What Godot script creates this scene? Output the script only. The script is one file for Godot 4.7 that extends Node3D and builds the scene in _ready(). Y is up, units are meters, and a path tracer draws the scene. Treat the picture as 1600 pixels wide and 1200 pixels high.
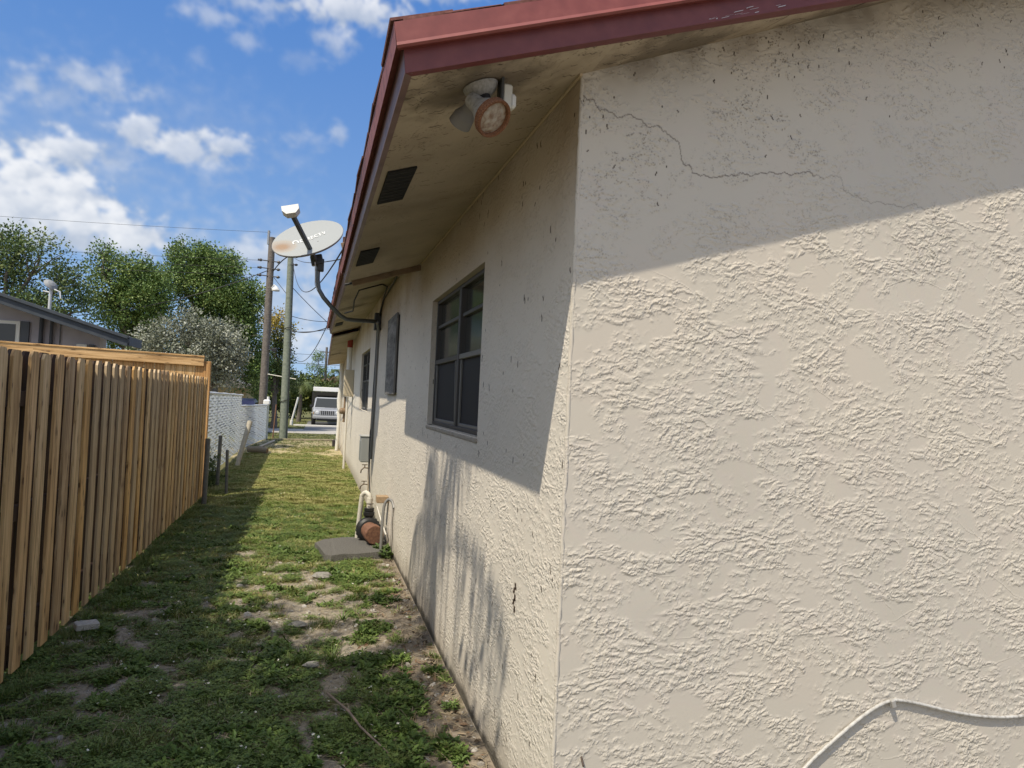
extends Node3D

# ---------------------------------------------------------------- small mesh builder
class MB:
	var v := PackedVector3Array()
	var n := PackedVector3Array()
	var t := PackedVector2Array()
	var c := PackedColorArray()
	var col := Color(1, 1, 1)
	# a triangle listed counter-clockwise seen from outside
	func tri_n(a: Vector3, b: Vector3, d: Vector3, na: Vector3, nb: Vector3, nd: Vector3, ta := Vector2.ZERO, tb := Vector2.ZERO, td := Vector2.ZERO) -> void:
		v.append(a); v.append(d); v.append(b)
		n.append(na); n.append(nd); n.append(nb)
		t.append(ta); t.append(td); t.append(tb)
		c.append(col); c.append(col); c.append(col)
	func tri(a: Vector3, b: Vector3, d: Vector3, ta := Vector2.ZERO, tb := Vector2.ZERO, td := Vector2.ZERO) -> void:
		var nn := (b - a).cross(d - a).normalized()
		tri_n(a, b, d, nn, nn, nn, ta, tb, td)
	func quad(a: Vector3, b: Vector3, d: Vector3, e: Vector3, ta := Vector2(0, 0), tb := Vector2(1, 0), td := Vector2(1, 1), te := Vector2(0, 1)) -> void:
		tri(a, b, d, ta, tb, td)
		tri(a, d, e, ta, td, te)
	func mesh() -> ArrayMesh:
		var a := []
		a.resize(Mesh.ARRAY_MAX)
		a[Mesh.ARRAY_VERTEX] = v
		a[Mesh.ARRAY_NORMAL] = n
		a[Mesh.ARRAY_TEX_UV] = t
		a[Mesh.ARRAY_COLOR] = c
		var m := ArrayMesh.new()
		m.add_surface_from_arrays(Mesh.PRIMITIVE_TRIANGLES, a)
		return m
	# a box with chamfered edges
	func box(center: Vector3, size: Vector3, ch := 0.0, basis := Basis()) -> void:
		var h := size / 2.0
		if ch <= 0.0:
			for ax in 3:
				for s in [-1.0, 1.0]:
					var u := Vector3.ZERO; var w := Vector3.ZERO; var q := Vector3.ZERO
					q[ax] = s * h[ax]; u[(ax + 1) % 3] = h[(ax + 1) % 3]; w[(ax + 2) % 3] = h[(ax + 2) % 3] * s
					var su := u.length() * 2.0; var sw := w.length() * 2.0
					quad(center + basis * (q - u - w), center + basis * (q + u - w), center + basis * (q + u + w), center + basis * (q - u + w), Vector2(0, 0), Vector2(su, 0), Vector2(su, sw), Vector2(0, sw))
			return
		var k := h - Vector3(ch, ch, ch)
		for ax in 3:
			for s in [-1.0, 1.0]:
				var u := Vector3.ZERO; var w := Vector3.ZERO; var q := Vector3.ZERO
				q[ax] = s * h[ax]; u[(ax + 1) % 3] = k[(ax + 1) % 3]; w[(ax + 2) % 3] = k[(ax + 2) % 3] * s
				var su := u.length() * 2.0; var sw := w.length() * 2.0
				quad(center + basis * (q - u - w), center + basis * (q + u - w), center + basis * (q + u + w), center + basis * (q - u + w), Vector2(0, 0), Vector2(su, 0), Vector2(su, sw), Vector2(0, sw))
		for ax in 3:
			var b1 := (ax + 1) % 3
			var b2 := (ax + 2) % 3
			for s1 in [-1.0, 1.0]:
				for s2 in [-1.0, 1.0]:
					var p0 := Vector3.ZERO; var p1 := Vector3.ZERO; var l := Vector3.ZERO
					p0[b1] = s1 * h[b1]; p0[b2] = s2 * k[b2]
					p1[b1] = s1 * k[b1]; p1[b2] = s2 * h[b2]
					l[ax] = k[ax] * (s1 * s2)
					quad(center + basis * (p0 - l), center + basis * (p1 - l) , center + basis * (p1 + l), center + basis * (p0 + l))
		for sx in [-1.0, 1.0]:
			for sy in [-1.0, 1.0]:
				for sz in [-1.0, 1.0]:
					var a1 := Vector3(sx * h.x, sy * k.y, sz * k.z)
					var a2 := Vector3(sx * k.x, sy * h.y, sz * k.z)
					var a3 := Vector3(sx * k.x, sy * k.y, sz * h.z)
					if sx * sy * sz > 0:
						tri(center + basis * a1, center + basis * a2, center + basis * a3)
					else:
						tri(center + basis * a1, center + basis * a3, center + basis * a2)
	# a bar of rectangular section from a to b
	func bar(a: Vector3, b: Vector3, w: float, h: float, ch := 0.0, up := Vector3.UP) -> void:
		var z := (b - a).normalized()
		var x := up.cross(z)
		if x.length() < 0.01:
			x = Vector3.RIGHT
		x = x.normalized()
		var y := z.cross(x).normalized()
		box((a + b) / 2.0, Vector3(w, h, (b - a).length()), ch, Basis(x, y, z))
	# a round tube through points, radius may vary
	func tube(pts: Array, rad, sides := 8, caps := true) -> void:
		var rings := []
		var nrm := []
		var cnt := pts.size()
		var prev := Vector3.ZERO
		var run := 0.0
		var runs := []
		for i in cnt:
			var d: Vector3
			if i == 0: d = pts[1] - pts[0]
			elif i == cnt - 1: d = pts[i] - pts[i - 1]
			else: d = (pts[i + 1] - pts[i]).normalized() + (pts[i] - pts[i - 1]).normalized()
			d = d.normalized()
			var x: Vector3
			if prev == Vector3.ZERO:
				x = d.cross(Vector3.UP if absf(d.y) < 0.9 else Vector3.RIGHT).normalized()
			else:
				x = (prev - d * prev.dot(d)).normalized()
			prev = x
			var y := d.cross(x).normalized()
			var r: float = rad[i] if rad is Array else rad
			if i > 0: run += (pts[i] - pts[i - 1]).length()
			runs.append(run)
			var ring := []
			var nn := []
			for k in sides:
				var an := TAU * k / sides
				var o := x * cos(an) + y * sin(an)
				ring.append(pts[i] + o * r)
				nn.append(o)
			rings.append(ring)
			nrm.append(nn)
		for i in cnt - 1:
			for k in sides:
				var k2 := (k + 1) % sides
				var u0 := float(k) / sides; var u1 := float(k + 1) / sides
				tri_n(rings[i][k], rings[i][k2], rings[i + 1][k2], nrm[i][k], nrm[i][k2], nrm[i + 1][k2], Vector2(u0, runs[i]), Vector2(u1, runs[i]), Vector2(u1, runs[i + 1]))
				tri_n(rings[i][k], rings[i + 1][k2], rings[i + 1][k], nrm[i][k], nrm[i + 1][k2], nrm[i + 1][k], Vector2(u0, runs[i]), Vector2(u1, runs[i + 1]), Vector2(u0, runs[i + 1]))
		if caps:
			for k in sides:
				var k2 := (k + 1) % sides
				tri(pts[0], rings[0][k2], rings[0][k])
				tri(pts[cnt - 1], rings[cnt - 1][k], rings[cnt - 1][k2])
	# turned shape: profile of (radius, along) about an axis
	func lathe(at: Vector3, axis: Vector3, prof: Array, sides := 20) -> void:
		var d := axis.normalized()
		var x := d.cross(Vector3.UP if absf(d.y) < 0.9 else Vector3.RIGHT).normalized()
		var y := d.cross(x)
		for i in prof.size() - 1:
			var p: Vector2 = prof[i]
			var q: Vector2 = prof[i + 1]
			var sl := Vector2(q.y - p.y, p.x - q.x).normalized()
			for k in sides:
				var a0 := TAU * k / sides
				var a1 := TAU * (k + 1) / sides
				var o0 := x * cos(a0) + y * sin(a0)
				var o1 := x * cos(a1) + y * sin(a1)
				var n0 := o0 * sl.x + d * sl.y
				var n1 := o1 * sl.x + d * sl.y
				var A := at + o0 * p.x + d * p.y; var B := at + o1 * p.x + d * p.y
				var C := at + o1 * q.x + d * q.y; var D := at + o0 * q.x + d * q.y
				if p.x > 0.0001:
					tri_n(A, B, C, n0, n1, n1)
				if q.x > 0.0001:
					tri_n(A, C, D, n0, n1, n0)
	# skin between closed rings of equal size (points counter-clockwise seen from the far end)
	func loft(rings: Array, cap := true) -> void:
		for i in rings.size() - 1:
			var m: int = rings[i].size()
			for k in m:
				var k2 := (k + 1) % m
				quad(rings[i][k], rings[i][k2], rings[i + 1][k2], rings[i + 1][k])
		if cap:
			var f: Array = rings[0]
			var l: Array = rings[rings.size() - 1]
			for k in range(1, f.size() - 1):
				tri(f[0], f[k + 1], f[k])
				tri(l[0], l[k], l[k + 1])
	# flat outline (x, y) pushed along z
	func prism(outline: Array, depth: float, xf := Transform3D()) -> void:
		var a := []
		var b := []
		for p in outline:
			a.append(xf * Vector3(p.x, p.y, 0.0))
			b.append(xf * Vector3(p.x, p.y, depth))
		var idx := Geometry2D.triangulate_polygon(PackedVector2Array(outline))
		for i in range(0, idx.size(), 3):
			var A: Vector2 = outline[idx[i]]; var B: Vector2 = outline[idx[i + 1]]; var C: Vector2 = outline[idx[i + 2]]
			if (B - A).cross(C - A) > 0:
				tri(b[idx[i]], b[idx[i + 1]], b[idx[i + 2]], A, B, C)
				tri(a[idx[i]], a[idx[i + 2]], a[idx[i + 1]], A, C, B)
			else:
				tri(b[idx[i]], b[idx[i + 2]], b[idx[i + 1]], A, C, B)
				tri(a[idx[i]], a[idx[i + 1]], a[idx[i + 2]], A, B, C)
		var area := 0.0
		for i in outline.size():
			area += (outline[i] as Vector2).cross(outline[(i + 1) % outline.size()])
		for i in outline.size():
			var j := (i + 1) % outline.size()
			var le: float = (outline[i] as Vector2).distance_to(outline[j])
			if area > 0:
				quad(a[i], a[j], b[j], b[i], Vector2(0, 0), Vector2(0, le), Vector2(depth, le), Vector2(depth, 0))
			else:
				quad(a[j], a[i], b[i], b[j], Vector2(0, 0), Vector2(0, le), Vector2(depth, le), Vector2(depth, 0))

# ---------------------------------------------------------------- names and parents
var used := {}
var rng := RandomNumberGenerator.new()

func numbered(s: String) -> String:
	var k: int = used.get(s, 0)
	used[s] = k + 1
	return s if k == 0 else "%s_%03d" % [s, k]

func thing(called: String, label: String, category: String, at := Vector3.ZERO, group := "") -> Node3D:
	var o := Node3D.new()
	o.name = numbered(called)
	add_child(o)
	o.position = at
	tag(o, label, category, group)
	return o

func tag(o: Node, label: String, category: String, group := "") -> void:
	o.set_meta("label", label)
	o.set_meta("category", category)
	if group: o.set_meta("group", group)

func put(called: String, m: Mesh, mat: Material, parent: Node = self) -> MeshInstance3D:
	var o := MeshInstance3D.new()
	if parent == self:
		o.name = numbered(called)
	else:
		var key := str(parent.get_instance_id()) + called
		var k: int = used.get(key, 0)
		used[key] = k + 1
		o.name = called if k == 0 else "%s_%03d" % [called, k]
	o.mesh = m
	o.material_override = mat
	parent.add_child(o, true)
	return o

func structure(called: String, m: Mesh, mat: Material) -> MeshInstance3D:
	var o := put(called, m, mat)
	o.set_meta("kind", "structure")
	return o

func scatter(called: String, m: Mesh, mat: Material, xf: Array, cols: Array, parent: Node = self) -> MultiMeshInstance3D:
	var mm := MultiMesh.new()
	mm.transform_format = MultiMesh.TRANSFORM_3D
	mm.use_colors = true
	mm.mesh = m
	mm.instance_count = xf.size()
	for i in xf.size():
		mm.set_instance_transform(i, xf[i])
		mm.set_instance_color(i, cols[i])
	var o := MultiMeshInstance3D.new()
	o.name = numbered(called) if parent == self else called
	o.multimesh = mm
	o.material_override = mat
	o.set_meta("kind", "stuff")
	parent.add_child(o, true)
	return o

# ---------------------------------------------------------------- materials
func lin(r: float, g: float, b: float) -> Color:
	return Color(r, g, b).linear_to_srgb()

func M(r: float, g: float, b: float, rough := 0.8, metal := 0.0) -> StandardMaterial3D:
	var m := StandardMaterial3D.new()
	m.albedo_color = lin(r, g, b)
	m.roughness = rough
	m.metallic = metal
	return m

func fnl(s: int, freq: float, oct := 3, type := FastNoiseLite.TYPE_SIMPLEX_SMOOTH) -> FastNoiseLite:
	var f := FastNoiseLite.new()
	f.seed = s
	f.frequency = freq
	f.noise_type = type
	f.fractal_octaves = oct
	f.fractal_type = FastNoiseLite.FRACTAL_FBM if oct > 1 else FastNoiseLite.FRACTAL_NONE
	return f

func bytes(f: FastNoiseLite, w: int, h: int) -> PackedByteArray:
	return f.get_image(w, h).get_data()

# tile of colours: two or more linear colours blended by noise, seamless
func noise_tex(s: int, size: int, freq: float, ramp: Array, oct := 4, bump := false) -> ImageTexture:
	var f := fnl(s, freq, oct)
	var by: PackedByteArray = f.get_seamless_image(size, size).get_data()
	var im: Image
	var g := []
	for i in 256:
		var x := i / 255.0 * (ramp.size() - 1)
		var k := mini(int(x), ramp.size() - 2)
		g.append((ramp[k] as Color).lerp(ramp[k + 1], x - k).linear_to_srgb())
	var out := PackedByteArray()
	out.resize(size * size * 3)
	for i in size * size:
		var q: Color = g[by[i]]
		out[i * 3] = q.r8; out[i * 3 + 1] = q.g8; out[i * 3 + 2] = q.b8
	im = Image.create_from_data(size, size, false, Image.FORMAT_RGB8, out)
	return ImageTexture.create_from_image(im)

func mottled(s: int, ramp: Array, per_metre: float, freq := 0.02, rough := 0.8, metal := 0.0, relief := 0.0) -> StandardMaterial3D:
	var m := StandardMaterial3D.new()
	m.albedo_texture = noise_tex(s, 256, freq, ramp)
	m.uv1_triplanar = true
	m.uv1_scale = Vector3.ONE * per_metre
	m.roughness = rough
	m.metallic = metal
	if relief > 0.0:
		m.heightmap_enabled = true
		m.heightmap_texture = noise_tex(s + 1, 256, freq * 3.0, [Color(0, 0, 0), Color(1, 1, 1)])
		m.heightmap_scale = relief
	return m

# sawn planks: grain along v, knots
func wood_tex(s: int, w: int, h: int, light: Color, mid: Color, dark: Color, knots: int) -> ImageTexture:
	var grain := fnl(s, 0.045, 4)
	var broad := fnl(s + 7, 0.012, 2)
	var fine := fnl(s + 13, 0.22, 2)
	var r := RandomNumberGenerator.new()
	r.seed = s
	var kn := []
	for i in knots:
		kn.append(Vector3(r.randf() * w, r.randf() * h, r.randf_range(4.0, 9.0)))
	var out := PackedByteArray()
	out.resize(w * h * 3)
	for y in h:
		for x in w:
			var fx := float(x)
			var k := 0.0
			for q in kn:
				var dx: float = fx - q.x
				var dy: float = (y - q.y) * 0.55
				var d := dx * dx + dy * dy
				if d < 1600.0:
					d = sqrt(d)
					fx += dx / (1.0 + d * 0.12) * 1.6
					k = maxf(k, 1.0 - smoothstep(q.z * 0.55, q.z, d))
					k = maxf(k, 0.35 * (1.0 - smoothstep(q.z, q.z * 2.6, d)))
			var g := grain.get_noise_2d(fx * 1.3, y * 0.05) * 0.9 + broad.get_noise_2d(fx, y * 0.25) * 0.6 + fine.get_noise_2d(fx * 1.5, y * 0.04) * 0.4
			var t := clampf(g * 0.75 + 0.5, 0.0, 1.0)
			var c := mid.lerp(light, (t - 0.5) * 2.0) if t > 0.5 else mid.lerp(dark, (0.5 - t) * 1.5)
			c = c.lerp(Color(dark.r * 0.35, dark.g * 0.3, dark.b * 0.3), k * 0.85)
			c = c.linear_to_srgb()
			var i := (y * w + x) * 3
			out[i] = c.r8; out[i + 1] = c.g8; out[i + 2] = c.b8
	return ImageTexture.create_from_image(Image.create_from_data(w, h, false, Image.FORMAT_RGB8, out))

# ---------------------------------------------------------------- constants of the place
const WX := 0.885      # side wall of the house
const GZ := -2.43      # gable wall of the house
const FX := -1.53      # face of the picket fence
const SLOPE := 0.334   # roof pitch
const SUN := Vector3(0.69, -1.40, -0.57)

func ground_y(_x: float, z: float) -> float:
	return -0.13 * smoothstep(23.0, 32.0, -z)

func _ready() -> void:
	rng.seed = 20250
	set_camera()
	set_sky()
	set_sun()
	build_ground()
	build_house()
	build_fences()
	build_neighbours()
	build_trees()
	build_poles()
	build_jeep()
	build_fixtures()
	build_grass()

func set_camera() -> void:
	var cam := Camera3D.new()
	cam.name = "camera"
	cam.fov = 2.0 * rad_to_deg(atan(600.0 / 1120.0))
	cam.near = 0.05
	cam.far = 900.0
	cam.transform = Transform3D(Basis(Vector3(0.96228, 0.04479, 0.26833), Vector3(-0.05008, 0.99866, 0.01290), Vector3(-0.26739, -0.02585, 0.96324)).orthonormalized(), Vector3(0, 1.66, 0))
	add_child(cam)
	cam.current = true

const SKY_GAIN := 1.0
const EXPOSURE := 1.5
const SUN_ENERGY := 1.05

func set_sun() -> void:
	var sun := DirectionalLight3D.new()
	sun.name = "sun"
	sun.light_energy = SUN_ENERGY
	sun.light_color = Color(1.0, 0.955, 0.875)
	sun.light_angular_distance = 0.5
	sun.shadow_enabled = true
	add_child(sun)
	sun.look_at_from_position(-SUN * 20.0, Vector3.ZERO, Vector3.UP)

func blue(el: float) -> Color:
	var k := pow(clampf(1.0 - el, 0.0, 1.0), 3.3)
	return Color(0.040, 0.135, 0.39).lerp(Color(0.27, 0.42, 0.60), k)

func set_sky() -> void:
	var W := 3072
	var H := 1536
	var billow := fnl(5, 0.010, 5)
	var soft := fnl(9, 0.004, 4)
	# wide sky at low resolution: unseen cloud thickened to add fill light
	var lw := 512
	var lh := 256
	var low := Image.create(lw, lh, false, Image.FORMAT_RGBAF)
	for y in lh:
		var el := sin((0.5 - (y + 0.5) / lh) * PI)
		for x in lw:
			var c: Color
			if el < 0.0:
				c = Color(0.22, 0.21, 0.18)
			else:
				c = blue(el)
				var az := ((x + 0.5) / lw - 0.5) * TAU
				var s := maxf(el, 0.12)
				var p := Vector3(sin(az) * sqrt(1.0 - el * el) / s, cos(az) * sqrt(1.0 - el * el) / s, 0.0)
				var d := soft.get_noise_3d(p.x * 90.0, p.y * 90.0, 3.0) + 0.45 * billow.get_noise_3d(p.x * 120.0, p.y * 120.0, 9.0)
				d = smoothstep(-0.16, 0.30, d)
				# air and cloud grow brighter towards the sun
				var dir := Vector3(sin(az) * sqrt(1.0 - el * el), el, -cos(az) * sqrt(1.0 - el * el))
				var glow := pow(maxf(dir.dot(-SUN.normalized()), 0.0), 3.0)
				c += Color(0.30, 0.32, 0.34) * glow
				c = c.lerp(Color(0.60, 0.595, 0.585) * (1.0 + 0.55 * glow), d * 0.9)
			low.set_pixel(x, y, c)
	low.resize(W, H, Image.INTERPOLATE_CUBIC)
	# the clouds over the fence: azimuth, elevation, half width, half height in degrees, body
	var B := [[-18.5,11.2,4.3,2.5,1],[-15.5,10.8,4.3,1.6,1],[-18.8,13.4,2.0,1.8,1],[-17.1,15.4,1.9,1.3,0.9],[-20.3,11.7,2.4,3.0,1],[-17.0,12.6,2.6,1.6,1],[-13.5,10.2,2.6,1.2,1],[-12.6,10.6,2.0,0.9,0.8],[-14.8,14.7,2.4,1.0,0.35],[-12.6,17.4,1.8,1.1,0.8],[-10.0,16.9,2.8,1.0,0.85],[-7.3,17.7,2.0,0.9,0.8],[-13.9,15.8,1.8,1.2,0.3],[-8.0,15.8,2.2,1.0,0.25],[-15.7,20.1,2.7,1.2,0.6],[-19.8,19.0,1.3,1.1,0.55],[-17.5,18.7,2.2,1.0,0.3],[-8.6,25.7,2.4,0.8,0.55],[-5.8,27.0,3.2,0.8,0.6],[-6.1,24.6,1.3,0.6,0.45]]
	B += [[1.2,27.8,4.7,1.1,0.9],[0.3,25.8,1.6,1.2,0.65],[-9.3,22.9,0.9,0.6,0.25],[-2.1,24.1,1.6,0.7,0.25],[-1.4,18.9,2.0,0.7,0.4],[1.0,19.7,0.8,0.7,0.5],[-2.2,17.3,1.9,1.0,0.15],[-9.4,11.2,1.2,0.7,0.5],[-4.6,10.3,2.8,1.3,0.7],[-1.1,10.4,2.9,1.9,0.6],[-1.0,3.4,3.8,2.0,0.7],[-0.2,6.1,2.4,2.4,0.6],[-3.1,6.9,2.8,1.9,0.5],[6.3,30.6,7.2,1.5,0.8],[-22.9,16.9,2.0,1.8,0.6],[-23.5,10.2,2.9,2.7,0.9]]
	B += [[-17,15,10,6,0.22],[-3,9,8,5,0.28],[-9,19,7,3,0.12],[-29,14,3,2,0.8],[-34,20,5,2.2,0.8],[-41,11,5,3,0.9],[16,22,5,2,0.7],[25,12,6,2.5,0.8],[12,9,4,2,0.7],[34,19,4,2,0.7],[-30,27,4,1.2,0.5]]
	var puff := fnl(21, 0.55, 5)
	var shade := fnl(33, 0.30, 4)
	var x0 := int((-52.0 / 360.0 + 0.5) * W)
	var x1 := int((46.0 / 360.0 + 0.5) * W)
	var y0 := int((90.0 - 36.0) / 180.0 * H)
	var y1 := int(90.0 / 180.0 * H)
	for y in range(y0, y1):
		var el := 90.0 - (y + 0.5) / H * 180.0
		var near := []
		for b in B:
			if absf(el - b[1]) < b[3] * 2.2: near.append(b)
		var base := blue(sin(deg_to_rad(el)))
		for x in range(x0, x1):
			var az := ((x + 0.5) / W - 0.5) * 360.0
			var c := base
			var d := 0.0
			var top := 0.0
			if near.size():
				var wob := puff.get_noise_2d(az, el * 1.25)
				var wob2 := puff.get_noise_2d(az * 2.3 + 40.0, el * 2.6)
				for b in near:
					var dx: float = (az - b[0]) / b[2]
					if absf(dx) > 1.9: continue
					var dy: float = (el - b[1]) / b[3]
					var r := sqrt(dx * dx + dy * dy)
					var q: float = smoothstep(0.0, 1.05 if b[4] > 0.75 else 1.45, 1.42 - r + wob * 0.72 + wob2 * 0.16) * b[4]
					if q > 0.0:
						d = d + q - d * q
						top = maxf(top, q * clampf(0.55 + dy * 0.55 - dx * 0.12, 0.0, 1.0))
				if d > 0.0:
					var s := clampf(top + shade.get_noise_2d(az * 1.3, el * 1.8) * 0.5, 0.0, 1.0)
					var body := Color(0.33, 0.375, 0.45).lerp(Color(0.63, 0.635, 0.645), s)
					c = c.lerp(body, d * 0.90)
			var edge := smoothstep(0.0, 4.0, az + 52.0) * smoothstep(0.0, 4.0, 46.0 - az) * smoothstep(0.0, 4.0, 36.0 - el)
			if edge < 1.0:
				c = low.get_pixel(x, y).lerp(c, edge)
			c.a = 1.0
			low.set_pixel(x, y, c)
	var sm := PanoramaSkyMaterial.new()
	var turned := Image.create(W, H, false, Image.FORMAT_RGBAF)     # column 0 looks along -z
	turned.blit_rect(low, Rect2i(W / 2, 0, W / 2, H), Vector2i(0, 0))
	turned.blit_rect(low, Rect2i(0, 0, W / 2, H), Vector2i(W / 2, 0))
	sm.panorama = ImageTexture.create_from_image(turned)
	var sky := Sky.new()
	sky.sky_material = sm
	var e := Environment.new()
	e.background_mode = Environment.BG_SKY
	e.sky = sky
	e.background_energy_multiplier = SKY_GAIN
	e.tonemap_mode = Environment.TONE_MAPPER_LINEAR
	e.tonemap_exposure = EXPOSURE
	e.sdfgi_enabled = true
	e.ssao_enabled = true
	e.ssil_enabled = true
	var we := WorldEnvironment.new()
	we.name = "environment"
	we.environment = e
	add_child(we)

# ---------------------------------------------------------------- ground
var bare := fnl(71, 0.55, 4)      # where the lawn is thin
var clump := fnl(72, 1.6, 3)

func turf(x: float, z: float) -> float:   # 0 bare soil .. 1 dense green
	var d := -z
	var b := bare.get_noise_2d(x * 1.25, z * 0.8)
	var near := smoothstep(8.5, 6.0, d)
	var g := 0.70 - 0.06 * near + b * 0.65 + clump.get_noise_2d(x * 2.2, z * 2.2) * (0.70 + 0.65 * near)
	g += 0.40 * smoothstep(7.5, 10.0, d) * (1.0 - smoothstep(17.0, 20.0, d))
	g -= 0.75 * exp(-pow((x - 0.84) / (0.17 + 0.10 * smoothstep(7.0, 4.0, d)), 2.0)) * (1.0 - smoothstep(8.0, 9.5, d))   # strip along the wall
	g -= 0.42 * exp(-pow((x - 0.20 - 0.06 * sin(z * 2.1)) / 0.14, 2.0)) * (1.0 - smoothstep(7.0, 8.0, d))   # worn track
	g -= 0.42 * exp(-pow((x + 0.22) / 0.36, 2.0) - pow((z + 5.7) / 0.45, 2.0))
	g += 0.08 * smoothstep(4.6, 3.6, d)
	g -= 0.62 * smoothstep(18.5, 21.5, d) * (1.0 - smoothstep(26.0, 28.5, d))
	return clampf(g, 0.0, 1.0)

func build_ground() -> void:
	# one sheet to the horizon, denser near the house
	var mb := MB.new()
	var xs := [-400.0, -150.0, -60.0, -25.0, -12.0, -6.0, -3.5]
	var k := -2.0
	while k <= 1.25:
		xs.append(k)
		k += 0.05
	xs += [2.0, 4.0, 8.0, 15.0, 30.0, 60.0, 150.0, 400.0]
	var zs := [120.0, 40.0, 12.0, 4.0, 0.0, -1.5]
	k = -2.0
	while k >= -12.0:
		zs.append(k)
		k -= 0.05
	k = -12.3
	while k >= -36.0:
		zs.append(k)
		k -= 0.3
	zs += [-38.0, -42.0, -50.0, -65.0, -90.0, -140.0, -250.0, -500.0]
	var bumpy := fnl(77, 2.2, 3)
	var hgt := func(x: float, z: float) -> float:
		var y := ground_y(x, z)
		if x > -2.1 and x < 1.3 and z < -1.9 and z > -24.0:
			y += bumpy.get_noise_2d(x, z) * 0.022 - 0.012
		return y
	var soil := func(x: float, z: float) -> Color:
		var t: float = turf(x, z) if z > -29.0 else clampf(0.7 + bare.get_noise_2d(x * 0.7, z * 0.7) * 0.7, 0.0, 1.0)
		var sand := Color(0.36, 0.315, 0.25)
		if z < -18.0:
			sand = Color(0.50, 0.42, 0.24)
		var c := sand.lerp(Color(0.15, 0.145, 0.05), smoothstep(0.12, 0.65, t))
		if x > 0.40 and z > -9.0:
			c = c.lerp(Color(0.17, 0.125, 0.085), smoothstep(0.40, 0.65, x) * (0.45 + 0.45 * clump.get_noise_2d(x * 2.0, z * 2.0)))
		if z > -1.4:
			c = Color(0.40, 0.36, 0.29)      # unseen ground made pale to bounce light onto the walls
		if z < -29.0:
			c = Color(0.15, 0.16, 0.055).lerp(Color(0.30, 0.25, 0.13), smoothstep(0.4, 0.9, 1.0 - t))
		return c
	for i in xs.size() - 1:
		for j in zs.size() - 1:
			var p := [Vector2(xs[i], zs[j]), Vector2(xs[i + 1], zs[j]), Vector2(xs[i + 1], zs[j + 1]), Vector2(xs[i], zs[j + 1])]
			var q := []
			var cc := []
			for s in p:
				q.append(Vector3(s.x, hgt.call(s.x, s.y), s.y))
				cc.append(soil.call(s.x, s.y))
			for tr in [[0, 1, 2], [0, 2, 3]]:
				var start := mb.v.size()
				mb.tri(q[tr[0]], q[tr[1]], q[tr[2]])
				mb.c[start] = cc[tr[0]]; mb.c[start + 1] = cc[tr[2]]; mb.c[start + 2] = cc[tr[1]]
	var m := StandardMaterial3D.new()
	m.vertex_color_use_as_albedo = true
	m.roughness = 0.95
	m.albedo_texture = noise_tex(301, 512, 0.03, [Color(0.42, 0.40, 0.36), Color(0.8, 0.8, 0.8), Color(1, 1, 1)], 5)
	m.uv1_triplanar = true
	m.uv1_scale = Vector3.ONE * 0.9
	m.heightmap_enabled = true
	m.heightmap_texture = noise_tex(303, 512, 0.06, [Color(0, 0, 0), Color(1, 1, 1)], 5)
	m.heightmap_scale = 1.4
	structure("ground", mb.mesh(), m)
	# street and drive
	var conc := mottled(310, [Color(0.34, 0.32, 0.28), Color(0.46, 0.43, 0.38)], 0.5, 0.02, 0.9)
	var asph := mottled(313, [Color(0.13, 0.13, 0.13), Color(0.19, 0.19, 0.185)], 0.5, 0.03, 0.9)
	var rd := MB.new()
	rd.quad(Vector3(-90, -0.122, -33.2), Vector3(60, -0.122, -33.2), Vector3(60, -0.122, -37.2), Vector3(-90, -0.122, -37.2))
	structure("road", rd.mesh(), conc)
	var dr := MB.new()
	dr.quad(Vector3(-0.35, -0.118, -36.4), Vector3(5, -0.118, -36.4), Vector3(5, -0.114, -48.0), Vector3(-0.15, -0.114, -48.0))
	structure("driveway", dr.mesh(), asph)
	var ed := MB.new()
	ed.box(Vector3(1.2, -0.09, -40.6), Vector3(4.2, 0.1, 0.18), 0.01)
	structure("driveway_kerb", ed.mesh(), M(0.7, 0.68, 0.62))

# ---------------------------------------------------------------- stucco
# height of a skip-trowelled skin, one value per pixel; px = metres per pixel
var creases := PackedByteArray()   # where the last skin has a crease, 0..255

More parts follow.
